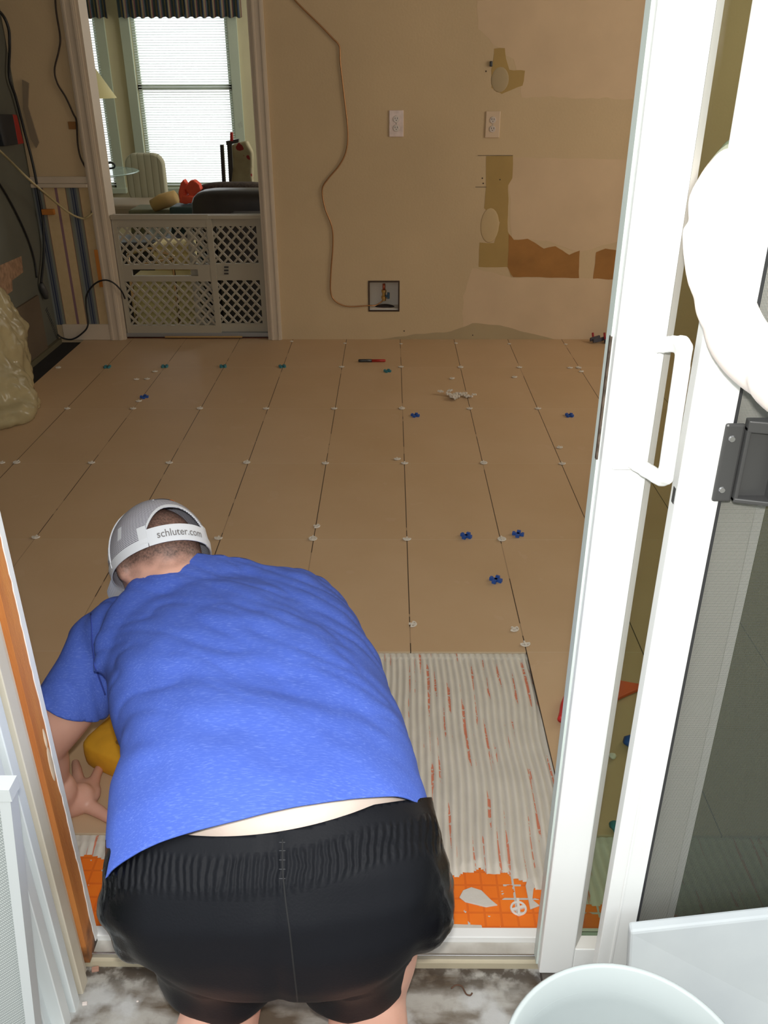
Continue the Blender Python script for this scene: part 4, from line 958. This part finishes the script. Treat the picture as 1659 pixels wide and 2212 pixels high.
# round spacer stuck on the membrane, plus plaster dabs
p = at(1120, 1962, z=-.0105); b = BM()
tube(b, [p+V((.0135*math.cos(k*math.pi/12), .0135*math.sin(k*math.pi/12), 0)) for k in range(24)], .0022, 6, closed=True)
boxo(b, p, V((.012, .004, 0)), V((-.001, .0025, 0)), V((0, 0, .002))); boxo(b, p+V((0, .002, .001)), V((.001, .018, 0)), V((.0025, 0, 0)), V((0, 0, .002)))
tag(obj('tile_spacer', b, mat('spacer_greywhite', (.75, .72, .68), .5), smooth=False), 'white ring-and-cross spacer lying on the orange membrane', 'spacer')
dab = mat('wet_mortar', sl((205, 200, 192)), .6, bump=.5, bscale=50)
for pts, lab in (([(1000, 1925), (1018, 1918), (1040, 1925), (1060, 1945), (1075, 1957), (1050, 1961), (1005, 1950), (992, 1940)], 'pointed smear of grey mortar on the orange membrane beside the shorts'),
                 ([(1140, 1898), (1158, 1905), (1152, 1925), (1150, 1945), (1166, 1958), (1145, 1966), (1140, 1940), (1135, 1915)], 'ragged mortar smear on membrane near the sliding door foot'),
                 ([(955, 1997), (1040, 2000), (1042, 2007), (1000, 2012), (950, 2010)], 'thin mortar smear on the membrane along the sill')):
    b = BM(); A = [at(x, y, z=-.0124) for x, y in pts]; prism(b, A, (0, 0, .003))
    o = obj('mortar_smear', b, dab, bevel=.001); tag(o, lab, 'mortar smear')
#PERSON
# ------------------------------------------------------------------ kneeling person
def ringx(xl, xr, Y, z):        # centre and half width of the body section whose flanks are seen at xl and xr
    q = (CAM+(V((0, Y, z))-CAM)); d = (V((0, Y, z))-CAM).dot(cF)
    y_ = 1106-FPX*((V((0, Y, z))-CAM).dot(cU))/d
    a, b_ = at(xl, y_, d=d), at(xr, y_, d=d)
    return (a.x+b_.x)/2, (b_.x-a.x)/2
torso_spec = [(228, 936, -1.03, .328, .145), (232, 930, -.985, .345, .145), (240, 928, -.93, .365, .140), (250, 905, -.87, .38, .130), (272, 884, -.80, .39, .130), (275, 850, -.72, .395, .135), (245, 815, -.64, .395, .14),
              (240, 795, -.565, .39, .142), (235, 770, -.50, .385, .138), (235, 740, -.44, .380, .125), (245, 705, -.385, .37, .105), (290, 660, -.34, .37, .085), (330, 560, -.31, .375, .06)]
def torso_rings(ins=0.0, spec=torso_spec):
    out = []
    for xl, xr, Y, z, b_ in spec:
        cx, a = ringx(xl, xr, Y, z); out.append(((cx, Y, z), a-ins, b_-ins))
    return out
sh_L = at(226, 1392, z=.355); el_L = at(88, 1612, z=.20); wr_L = at(118, 1716, z=.045); slv = at(160, 1512, z=.285)
sh_R = at(700, 1370, z=.33); el_R = V((-.20, -.36, .14)); wr_R = V((-.35, -.34, .045))
def shirt_mesh():
    b = BM(); loft(b, torso_rings(), 36, sq=2.3)
    ball(b, at(268, 1375, z=.375), V((.075, 0, 0)), V((0, .09, 0)), V((0, 0, .08)))
    ball(b, at(680, 1370, z=.36), V((.075, 0, 0)), V((0, .09, 0)), V((0, 0, .08)))
    loft(b, [(at(440, 1400, z=.43), .20, .06), (at(430, 1340, z=.45), .19, .062), (at(420, 1290, z=.462), .165, .062), (at(405, 1255, z=.468), .125, .060), (at(395, 1235, z=.468), .095, .055)], 24)
    d = (el_L-sh_L)
    limb(b, [sh_L+V((.06, .01, .01)), sh_L, sh_L.lerp(slv, .55), slv.lerp(el_L, .25)], [.070, .068, .066, .070], 20)
    # loose fabric hanging under the arm
    limb(b, [at(235, 1420, z=.33), at(222, 1475, z=.27), at(205, 1530, z=.22)], [.05, .045, .032], 14); limb(b, [at(245, 1450, z=.31), at(240, 1500, z=.24)], [.04, .024], 12)
    d = (el_R-sh_R); limb(b, [sh_R, sh_R+d*.4, sh_R+d*.75], [.072, .072, .074], 16)
    return remesh(b, .0075, 10, .6)
shirt = shirt_mesh()
def skin_mesh():
    b = BM()
    rr = torso_rings(.016); rr[0] = ((rr[0][0][0], -1.01, .30), rr[0][1]-.05, rr[0][2]-.05); rr[1] = ((rr[1][0][0], -.975, .325), rr[1][1]-.015, rr[1][2]-.022)
    loft(b, rr, 32, sq=2.2)
    loft(b, [((-.2, -1.02, .22), .10, .06), ((-.2, -1.0, .26), .16, .08), ((-.2, -.975, .29), .19, .10), ((-.2, -.94, .31), .195, .10), ((-.21, -.88, .33), .19, .10)], 28)
    for s in (-1, 1):      # thighs down to the knees, calves back, feet
        cx = -.205+s*.115
        limb(b, [(cx, -.975, .24), (cx+s*.0, -.965, .15), (cx+s*.0, -.96, .045)], [.088, .082, .066], 18)
        limb(b, [(cx+s*.0, -.97, .035), (cx+s*.005, -1.09, .04), (cx+s*.01, -1.25, .02), (cx, -1.38, .01)], [.062, .064, .052, .036], 16)
        limb(b, [(cx, -1.37, .02), (cx, -1.44, .0), (cx, -1.50, -.025)], [.038, .036, .026], 12)
    # arms
    limb(b, [sh_L+V((.05, 0, 0)), sh_L, slv, el_L], [.058, .058, .054, .048], 18)
    limb(b, [el_L, el_L.lerp(wr_L, .3)+V((.0, 0, 0)), el_L.lerp(wr_L, .7), wr_L], [.048, .046, .038, .030], 16)
    limb(b, [sh_R, sh_R.lerp(el_R, .5), el_R], [.062, .056, .046], 16)
    limb(b, [el_R, el_R.lerp(wr_R, .4), wr_R], [.046, .042, .029], 14)
    # right hand closed on the yellow block, under the chest
    limb(b, [wr_R, wr_R+V((-.05, .02, -.005))], [.032, .034], 12)
    for k in range(4): f = wr_R+V((-.075-.004*k, -.02+.022*k, .0)); limb(b, [f, f+V((-.03, 0, .012)), f+V((-.05, -.002, -.012))], [.0095, .009, .0075], 8, 3)
    f = wr_R+V((-.02, -.03, 0)); limb(b, [f, f+V((-.025, -.03, .0)), f+V((-.05, -.035, -.012))], [.011, .0095, .008], 8, 3)
    # neck and head
    limb(b, [at(400, 1300, z=.39), hc_-hu*.03+hb*.01], [.065, .060], 18)
    ball(b, hc_, hs*.078, hb*.098, hu*.112, 28, 18)
    ball(b, hc_-hu*.055-hb*.045, hs*.058, hb*.055, hu*.06, 20, 12)               # jaw
    ball(b, hc_-hb*.105-hu*.012, hs*.013, hb*.018, hu*.024, 12, 8)                # nose
    ball(b, hc_-hb*.088+hu*.022, hs*.05, hb*.014, hu*.012, 14, 8)                 # brow
    ball(b, hc_-hb*.094-hu*.058, hs*.024, hb*.008, hu*.006, 12, 8); ball(b, hc_-hb*.092-hu*.070, hs*.021, hb*.009, hu*.007, 12, 8)
    for s in (-1, 1): ball(b, hc_+hs*s*.082-hu*.008+hb*.002, hs*.012, hb*.020, hu*.032, 12, 10)
    ball(b, hc_+hb*.052-hu*.062, hs*.052, hb*.040, hu*.05, 16, 10)                # roll at the nape
    # left hand, palm on the tile, fingers spread
    return remesh(b, .0058, 5, .5)
hc_ = at(348, 1215, d=1.72)
hu = (cU*.84+cF*.40-cR*.30).normalized(); hb = (-cF*.78+cU*.34+cR*.60); hb = (hb-hu*hb.dot(hu)).normalized(); hs = hu.cross(hb).normalized()
if hs.dot(cR) < 0: hs = -hs
def H(x, y, z): return at(x, y, z=z)
def left_hand():
    b = BM()
    W = H(138, 1735, .030)
    limb(b, [el_L.lerp(W, .75), W, H(172, 1725, .024)], [.037, .031, .033], 16)
    b2 = [H(160, 1728, .020), H(178, 1722, .020), H(190, 1728, .018)]
    ball(b, H(176, 1718, .019), V((.040, 0, 0)), V((.0, .047, 0)), V((0, 0, .019)), 18, 12)
    ball(b, H(160, 1725, .020), V((.036, 0, 0)), V((.0, .042, 0)), V((0, 0, .019)), 18, 12)
    F = [((200, 1700), (209, 1672), (219, 1652), .0112),     # index
         ((172, 1692), (167, 1668), (163, 1648), .0115),     # middle
         ((150, 1700), (138, 1682), (128, 1668), .0108),     # ring
         ((138, 1722), (120, 1712), (106, 1706), .0092)]     # little
    for k_, m_, t_, r in F:
        limb(b, [H(*[(k_[0]+175)/2, (k_[1]+1720)/2], .021), H(*k_, .020), H(*m_, .019), H(*t_, .0105)], [.013, r*1.12, r, r*.82], 12, 5)
    limb(b, [H(178, 1735, .019), H(205, 1748, .017), H(228, 1762, .014), H(247, 1776, .010)], [.019, .0145, .0125, .0095], 12, 5)
    return remesh(b, .0028, 4, .5)
skb = skin_mesh(); hb2 = left_hand()
me_ = bpy.data.meshes.new('hand_tmp'); hb2.to_mesh(me_); hb2.free(); skb.from_mesh(me_); bpy.data.meshes.remove(me_)
skb2 = remesh(skb, .0042, 2, .4)
person = thing('person', (-.2, -1.0, -.046), 'person kneeling over the door sill in blue T-shirt, black shorts and white mesh cap', 'person')
# skin colours: face and neck red, back pale
m = mat('person_skin', (.62, .36, .27), .5); g = Nt(m); P_, X_, Y_, Z_ = g.obj()
cs = g.mix(g.noise(P_, 14, 4), (.60, .30, .22), (.72, .42, .32))
back = g.m('MULTIPLY', g.m('LESS_THAN', Y_, -.70), g.m('GREATER_THAN', Z_, .30)); cs = g.mix(back, cs, (.86, .70, .60))
cs = g.mix(g.m('MULTIPLY', g.attr('hair'), g.m('ADD', .35, g.m('MULTIPLY', g.noise(P_, 260, 3), .8)), clamp=True), cs, (.045, .032, .026))
g.color(cs); g.bump(g.noise(P_, 120, 3), .12, .002); g.b.inputs['Subsurface Weight'].default_value = .08
lay = skb2.verts.layers.float.new('hair')
for v_ in skb2.verts:
    r = v_.co-hc_; h_u, h_b, h_s = r.dot(hu), r.dot(hb), abs(r.dot(hs))
    if r.length < .16: v_[lay] = max(0, min(1, (h_u+.045+(.3*max(0, h_b-.05)) + noise.noise(v_.co*60)*.012)/.03)) if h_b > -.05 else (1 if h_u > .06 else 0)
body = obj('body', skb2, m, person, smooth=True)
for s in (-1, 1):
    b = BM(); ball(b, hc_-hb*.092+hs*s*.031+hu*.004, hs*.011, hb*.010, hu*.009, 12, 8); obj('eye', b, mat('eye_white', (.7, .68, .66), .2), person, smooth=True)

# shirt: wrinkles, hem, sleeve and neck openings
def wrinkle(bm, f):
    bm.normal_update(); N_ = [v_.normal.copy() for v_ in bm.verts]
    for v_, n_ in zip(bm.verts, N_): v_.co += n_*f(v_.co)
def shirt_w(c):
    s = 0
    q = V((c.x*6+c.y*7, c.y*2-c.x*1.5, c.z*4)); s += noise.noise(q*1.2)*.008
    q = V((c.x*3+c.y*16, c.y*3-c.x*2, c.z*5)); s += (noise.noise(q)**2)*.011; q = V((c.x*5-c.y*4, c.y*26+c.x*14, c.z*6)); s -= (1-abs(noise.noise(q)))**5*.0045*max(0, min(1, (c.y+.95)/.2))
    k = math.exp(-((c.y+.78+(c.x+.25)*.25)/.035)**2); s -= .006*k*max(0, 1-abs(c.x+.35)/.3)     # fold across the small of the back
    s += .003*noise.noise(V((c.x*20+c.y*14, c.y*18-c.x*8, c.z*14)))
    return s
wrinkle(shirt, shirt_w)
tree = BVHTree.FromBMesh(shirt)
pts = [hit(tree, *q)[0] for q in ((262, 1866), (600, 1752), (880, 1727))]
print('hem', pts)
n_ = (pts[1]-pts[0]).cross(pts[2]-pts[0]).normalized(); n_ = -n_ if n_.y > 0 else n_
trim(shirt, pts[0], n_, lambda p: p.y < -.7)
hem_co, hem_n = pts[0].copy(), n_.copy()
dl = (el_L-sh_L).normalized()
trim(shirt, slv+(el_L-slv)*.12, (el_L-slv).normalized()+V((.25, 0, 0)), lambda p: p.x < sh_L.x+.07 and p.z < .33 and p.y < sh_L.y+.05)
dr = (el_R-sh_R).normalized(); trim(shirt, sh_R+(el_R-sh_R)*.80, dr, lambda p: p.z < .23 and p.y > -.6 and p.x > -.3)
nk = hit(tree, 385, 1199)[0]; print('neck', nk)
if nk: trim(shirt, nk, V((-.22, 1, -.15)), lambda p: p.y > -.45 and p.x > -.56)
m = mat('blue_heather_jersey', (.10, .19, .62), .85); g = Nt(m); P_, X_, Y_, Z_ = g.obj()
mpg = g.new('ShaderNodeMapping'); mpg.inputs['Scale'].default_value = (45, 340, 180); mpg.inputs['Rotation'].default_value = (0, 0, .15); g.n.links.new(P_, mpg.inputs[0])
nf = g.noise(mpg.outputs[0], 2.0, 4); nl = g.noise(P_, 5, 3)
c1 = g.mix(nl, (.050, .102, .48), (.075, .145, .58)); c1 = g.mix(g.m('MULTIPLY', g.m('SUBTRACT', nf, .52), 1.5, clamp=True), c1, (.26, .38, .84)); g.color(c1); g.bump(nf, .15, .0012)
sho = obj('t_shirt', shirt, m, person, smooth=True); sd = sho.modifiers.new('s', 'SOLIDIFY'); sd.thickness = .0025; sd.offset = 1
# stitching lines on the shirt, laid on its surface
def stitched(name, px, tree, r, m, parent, lift=.0006, n=10, lab=None):
    P = []
    S_ = spline([(x, y, 0) for x, y in px], n)
    for q in S_:
        h_, nn_ = hit(tree, q.x, q.y)
        if h_: P.append(h_+nn_*lift)
    if len(P) > 2:
        b = BM(); tube(b, P, r, 6); o = obj(name, b, m, parent, smooth=True)
        return o
blue_dk = mat('blue_seam', (.03, .055, .30), .9)
stitched('shoulder_seam', [(197, 1300), (200, 1350), (203, 1400), (210, 1450), (225, 1500)], tree, .0016, blue_dk, sho, .0026)
stitched('hem_seam', [(255, 1830), (350, 1792), (480, 1755), (600, 1730), (740, 1706), (880, 1710)], tree, .0007, blue_dk, sho, .0002)
stitched('sleeve_seam', [(98, 1518), (120, 1530), (150, 1540), (180, 1545)], tree, .0007, blue_dk, sho, .0002)

# shorts
def shorts_mesh():
    b = BM()
    spec = [(360, 840, -1.045, .21, .07), (310, 890, -1.035, .245, .10), (262, 940, -1.02, .28, .120), (230, 962, -1.005, .31, .132), (226, 962, -.985, .335, .136), (236, 948, -.965, .352, .138), (240, 935, -.92, .364, .128), (246, 925, -.87, .372, .120)]
    loft(b, torso_rings(0, spec), 36, sq=2.25)
    for s, cx in ((-1, -.315), (1, -.112)):
        ball(b, (cx-s*.02, -1.015, .315), V((.125, 0, 0)), V((0, .095, .0)), V((0, 0, .125)), 24, 16)     # seat
        limb(b, [(cx, -.985, .24), (cx+s*.0, -.97, .18), (cx+s*.0, -.96, .115)], [.108, .102, .098 if s > 0 else .104], 20)
    ball(b, (-.008, -.99, .30), V((.045, 0, 0)), V((0, .08, 0)), V((0, 0, .08)))      # bulging pocket sides
    ball(b, (-.412, -.99, .295), V((.04, 0, 0)), V((0, .09, 0)), V((0, 0, .08)))
    return remesh(b, .0075, 8, .6)
shorts = shorts_mesh()
def shorts_w(c):
    s = .004*noise.noise(c*9); side = max(0, abs(c.x+.2)-.17)/.07; side = min(1, side)
    s += side*(.009*noise.noise(V((c.x*10, c.y*16+c.z*9, c.z*24)))+.005*abs(noise.noise(V((c.x*26, c.y*34, c.z*38)))))
    k = math.exp(-((c.x+.205+(c.y+1.1)*.05)/.012)**2); s -= .004*k
    if c.z < .2: s += .006*noise.noise(V((c.x*22, c.y*10, c.z*8)))
    return s
wrinkle(shorts, shorts_w)
tree2 = BVHTree.FromBMesh(shorts)
W3 = [hit(tree2, *q)[0] for q in ((405, 1793), (600, 1797), (810, 1722))]; print('waist', W3)
# waistband plane: leans like the hips, drawn through the middle and the right point
wa, wb_ = W3[1], W3[2]
sp_ = V((.0, 1, .22)).normalized(); ln = (wb_-wa); latv = V((1, .13, .08)).normalized()
wn_ = latv.cross(V((0, -.95, 1)).normalized()); wn_ = wn_ if wn_.y > 0 else -wn_; wn_.normalize()
for v_ in shorts.verts: v_.co.y -= 1.3*min(.026 if v_.co.x < wa.x else .016, (v_.co.x-wa.x)**2)
trim(shorts, wa, wn_, lambda p: p.y > -1.06 and p.z > .2)
for v_ in shorts.verts: v_.co.y += 1.3*min(.026 if v_.co.x < wa.x else .016, (v_.co.x-wa.x)**2)
for s, cx in ((-1, -.315), (1, -.112)):
    trim(shorts, (cx, -.97, .115 if s > 0 else .105), V((-s*.08, .22, -1)), (lambda p, s=s: p.z < .16 and (p.x < -.205) == (s < 0)))
lay = shorts.verts.layers.float.new('band'); lay2 = shorts.verts.layers.float.new('shine')
for v_ in shorts.verts:
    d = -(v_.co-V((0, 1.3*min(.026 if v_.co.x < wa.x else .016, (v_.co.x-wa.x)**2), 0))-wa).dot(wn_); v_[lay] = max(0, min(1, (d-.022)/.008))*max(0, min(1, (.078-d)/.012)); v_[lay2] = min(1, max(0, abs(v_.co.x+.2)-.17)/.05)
tree2 = BVHTree.FromBMesh(shorts)
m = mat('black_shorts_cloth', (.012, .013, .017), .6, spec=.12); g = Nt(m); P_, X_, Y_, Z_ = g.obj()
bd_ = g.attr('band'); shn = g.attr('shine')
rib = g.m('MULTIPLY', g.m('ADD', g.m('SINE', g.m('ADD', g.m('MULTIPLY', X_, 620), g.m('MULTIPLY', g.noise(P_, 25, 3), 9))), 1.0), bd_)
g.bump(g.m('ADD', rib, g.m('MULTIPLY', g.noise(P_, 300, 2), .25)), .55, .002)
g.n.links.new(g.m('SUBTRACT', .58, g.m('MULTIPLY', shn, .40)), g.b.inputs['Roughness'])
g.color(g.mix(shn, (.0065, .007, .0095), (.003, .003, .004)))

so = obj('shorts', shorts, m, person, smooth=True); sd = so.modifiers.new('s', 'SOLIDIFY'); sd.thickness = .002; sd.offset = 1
blk_s = mat('black_seam', (.004, .004, .005), .8)
stitched('centre_seam', [(611, 1812), (611, 1860), (613, 1900), (618, 1950), (626, 2010), (634, 2080), (641, 2140), (643, 2160)], tree2, .0016, blk_s, so, .0012)
stitched('centre_seam', [(617, 1905), (623, 1950), (631, 2010), (639, 2080), (646, 2140)], tree2, .0007, mat('grey_thread', (.05, .05, .055), .8), so, .0012)
for y in (1820, 1838, 1858, 1878, 1898): stitched('stitch', [(604, y), (608, y), (612, y), (617, y)], tree2, .0005, mat('grey_thread', (.05, .05, .055), .8), so, .002, 3)
stitched('waistband_seam', [(640, 1816), (700, 1800), (760, 1778), (820, 1750), (860, 1735)], tree2, .0005, mat('grey_thread', (.05, .05, .055), .8), so, .0005)

# cap
cap_g = bpy.data.objects.new('cap', None)
ca, cb_, cc = .097, .113, .118      # side, front-back, up
cO = hc_+hu*.012
def capP(phi, th, k=1.0, dz=0):     # phi from the back, th from the crown
    return cO+(hs*math.sin(phi)*ca+hb*math.cos(phi)*cb_)*math.sin(th)*k+hu*(math.cos(th)*cc*k+dz)
RIM = math.radians(101)
def thmax(phi):
    p = (phi+math.pi) % (2*math.pi)-math.pi; a = abs(p)/math.radians(38)
    if a >= 1: return RIM
    arch = math.radians(60)+math.radians(26)*(a**2.6); 
    return arch
m = mat('trucker_mesh', (.6, .6, .62), .7); g = Nt(m); P_, X_, Y_, Z_ = g.obj()
vu = g.attr('cu'); vv_ = g.attr('cv')
l1 = g.m('GREATER_THAN', g.m('FRACT', g.m('MULTIPLY', vv_, 34)), .45); l2 = g.m('GREATER_THAN', g.m('FRACT', g.m('MULTIPLY', vu, 90)), .5)
g.color(g.mix(l1, g.mix(l2, (.13, .12, .15), (.22, .21, .25)), (.60, .60, .66))); g.bump(l1, .4, .0015)
b = BM(); lu = b.verts.layers.float.new('cu'); lv = b.verts.layers.float.new('cv'); NP, NT_ = 96, 26; grid = []
for j in range(NT_+1):
    row = []
    for i in range(NP):
        phi = 2*math.pi*i/NP-math.pi; th = .02+(thmax(phi)-.02)*j/NT_
        v_ = b.verts.new(capP(phi, th)); v_[lu] = i/NP; v_[lv] = th; row.append(v_)
    grid.append(row)
for j in range(NT_):
    for i in range(NP): b.faces.new((grid[j][i], grid[j][(i+1) % NP], grid[j+1][(i+1) % NP], grid[j+1][i]))
b.faces.new(grid[0][::-1])
cap = obj('cap', b, m, person, smooth=True); sd = cap.modifiers.new('s', 'SOLIDIFY'); sd.thickness = .0015; sd.offset = 1; cap['label'] = 'white mesh-backed cap worn with the strap at the back'
wc = mat('cap_white', (.74, .76, .80), .6)
def band(name, phis, ths, m, k0=1.012, k1=1.03, parent=cap):      # strip on the cap surface
    b = BM(); A = []
    for i, p in enumerate(phis): A.append([b.verts.new(capP(p, ths[i][0], k)) for k in (k0, k1)]+[b.verts.new(capP(p, ths[i][1], k)) for k in (k1, k0)])
    for i in range(len(A)-1):
        for q in range(4): b.faces.new((A[i][q], A[i+1][q], A[i+1][(q+1) % 4], A[i][(q+1) % 4]))
    b.faces.new(A[0]); b.faces.new(A[-1][::-1]); bmesh.ops.recalc_face_normals(b, faces=b.faces[:]); return obj(name, b, m, parent, smooth=False)
r_ = math.radians
sw_ = [r_(-37+74*i/30) for i in range(31)]
strap = band('strap', sw_, [(r_(85), r_(101.5)) for p in sw_], wc)
sw2 = [r_(38+284*i/80) for i in range(81)]
band('sweatband', sw2, [(r_(92.5), r_(101.5)) for p in sw2], wc, 1.008, 1.018)
sw3 = [r_(-38+76*i/40) for i in range(41)]
band('opening_trim', sw3, [(thmax(p)-r_(3.2), thmax(p)+r_(.6)) for p in sw3], wc, 1.004, 1.014)
for p0 in (-42, 42): band('strap_tab', [r_(p0-5+2*i) for i in range(6)], [(r_(80), r_(98))]*6, wc, 1.004, 1.02)
for p0 in (-95, 95): 
    tt_ = [r_(3+95*i/20) for i in range(21)]; b = BM(); tube(b, [capP(r_(p0), t, 1.012) for t in tt_], .0016, 6); obj('panel_seam', b, wc, cap, smooth=True)
band('logo_patch', [r_(-16+3*i) for i in range(12)], [(r_(14), r_(38))]*12, mat('patch_dark', (.05, .045, .06), .7), 1.008, 1.012)
band('logo_patch', [r_(16+3*i) for i in range(5)], [(r_(22), r_(38))]*5, mat('patch_orange', (.75, .18, .04), .7), 1.008, 1.013)
band('logo_outline', [r_(-20+3*i) for i in range(2)], [(r_(12), r_(40))]*2, wc, 1.006, 1.012)
for p0, t0, t1 in ((-74, 66, 80), (-108, 72, 86)): band('white_dash', [r_(p0+2*i) for i in range(4)], [(r_(t0), r_(t1))]*4, wc, 1.006, 1.010)
# peak
b = BM(); rows = []
for i in range(25):
    a = r_(120+120*i/24); q = capP(a, r_(98), 1.0); fwd = -hb*.055*max(0, math.cos(a-math.pi))**.6
    rows.append([b.verts.new(q+hu*dz+fwd*k-hu*.012*k) for k, dz in ((0, .0), (1, .0), (1, .003), (0, .003))])
for i in range(24):
    for q in range(4): b.faces.new((rows[i][q], rows[i+1][q], rows[i+1][(q+1) % 4], rows[i][(q+1) % 4]))
bmesh.ops.recalc_face_normals(b, faces=b.faces[:]); obj('peak', b, wc, cap, smooth=False)
# lettering on the strap
fc = bpy.data.curves.new('f', 'FONT'); fc.body = 'schluter.com'; fc.size = 1; fc.extrude = .0; fc.resolution_u = 3; fc.offset = .006
fo = bpy.data.objects.new('f', fc); C.objects.link(fo); bpy.context.view_layer.update()
tm = bpy.data.meshes.new_from_object(fo.evaluated_get(bpy.context.evaluated_depsgraph_get())); bpy.data.objects.remove(fo)
xs = [v_.co.x for v_ in tm.vertices]; x0_, x1_ = min(xs), max(xs)
for v_ in tm.vertices:
    phi = r_(-27+54*(v_.co.x-x0_)/(x1_-x0_)); 
    v_.co = capP(phi, r_(96.5-9.0*v_.co.y/.72*.82), 1.0345)
lt = obj('lettering', tm, mat('lettering_grey', (.20, .19, .19), .6), strap)
rebase(person)
# yellow object beyond the arm
yb = thing('yellow_sponge', (-.66, -.40, 0), 'yellow rounded block on tile, half hidden behind the blue shirt', 'sponge')
cY = at(262, 1612, z=.03); b = BM(); 
for dz in (0,): cushion(b, (cY.x+.045, cY.y-.005, .036), .105, .082, .036, .35)
bmesh.ops.rotate(b, cent=(cY.x+.045, cY.y, 0), matrix=Matrix.Rotation(-.45, 3, 'Z'), verts=b.verts[:])
obj('block', b, mat('yellow_foam', (.72, .36, .02), .7, var=.12, scale=20), yb, smooth=True)
b = BM(); ball(b, (cY.x+.02, cY.y-.03, .070), V((.02, 0, 0)), V((0, .014, 0)), V((0, 0, .004)), 14, 8); obj('smudge', b, mat('grey_smudge', (.38, .20, .05), .9), yb, smooth=True); rebase(yb)

# ------------------------------------------------------------------ hand and forearm holding the door edge, at the right
hp = thing('person', (.40, -.96, 1.02), 'pale hand and forearm reaching in from the right edge to grip the door stile', 'person')
D0 = .905
def K(x, y, dd=0): return at(x, y, d=D0+dd)
b = BM()
ball(b, K(1556, 560, -.012), cR*.032, cU*.052, cF*.018, 22, 14); ball(b, K(1552, 500, -.012), cR*.032, cU*.045, cF*.017, 22, 14)
ball(b, K(1562, 640, -.010), cR*.030, cU*.045, cF*.020, 22, 14)
limb(b, [K(1568, 650, -.01), K(1598, 735, -.01), K(1670, 796, -.03), K(1830, 880, -.07), V((.80, -1.22, .88)), V((.98, -1.50, 1.08))], [.027, .031, .033, .042, .050, .056], 20)
for pts, r in (([(1520, 520), (1508, 440), (1530, 385), (1556, 345)], .0095), ([(1540, 510), (1532, 420), (1552, 360), (1578, 318)], .0098), ([(1562, 510), (1558, 410), (1574, 350), (1592, 308)], .0096), ([(1585, 530), (1585, 430), (1596, 370), (1606, 330)], .0088)):
    limb(b, [K(*pts[0], -.012), K(*pts[1], -.016), K(*pts[2], -.012), K(*pts[3], -.004)], [r*1.15, r*1.1, r, r*.85], 12, 5)
limb(b, [K(1545, 660, -.012), K(1515, 610, -.016), K(1500, 555, -.014), K(1492, 500, -.006)], [.016, .013, .011, .009], 12, 5)
hm = remesh(b, .0035, 5, .5); obj('hand_and_forearm', hm, skin_pale, hp, smooth=True); rebase(hp)
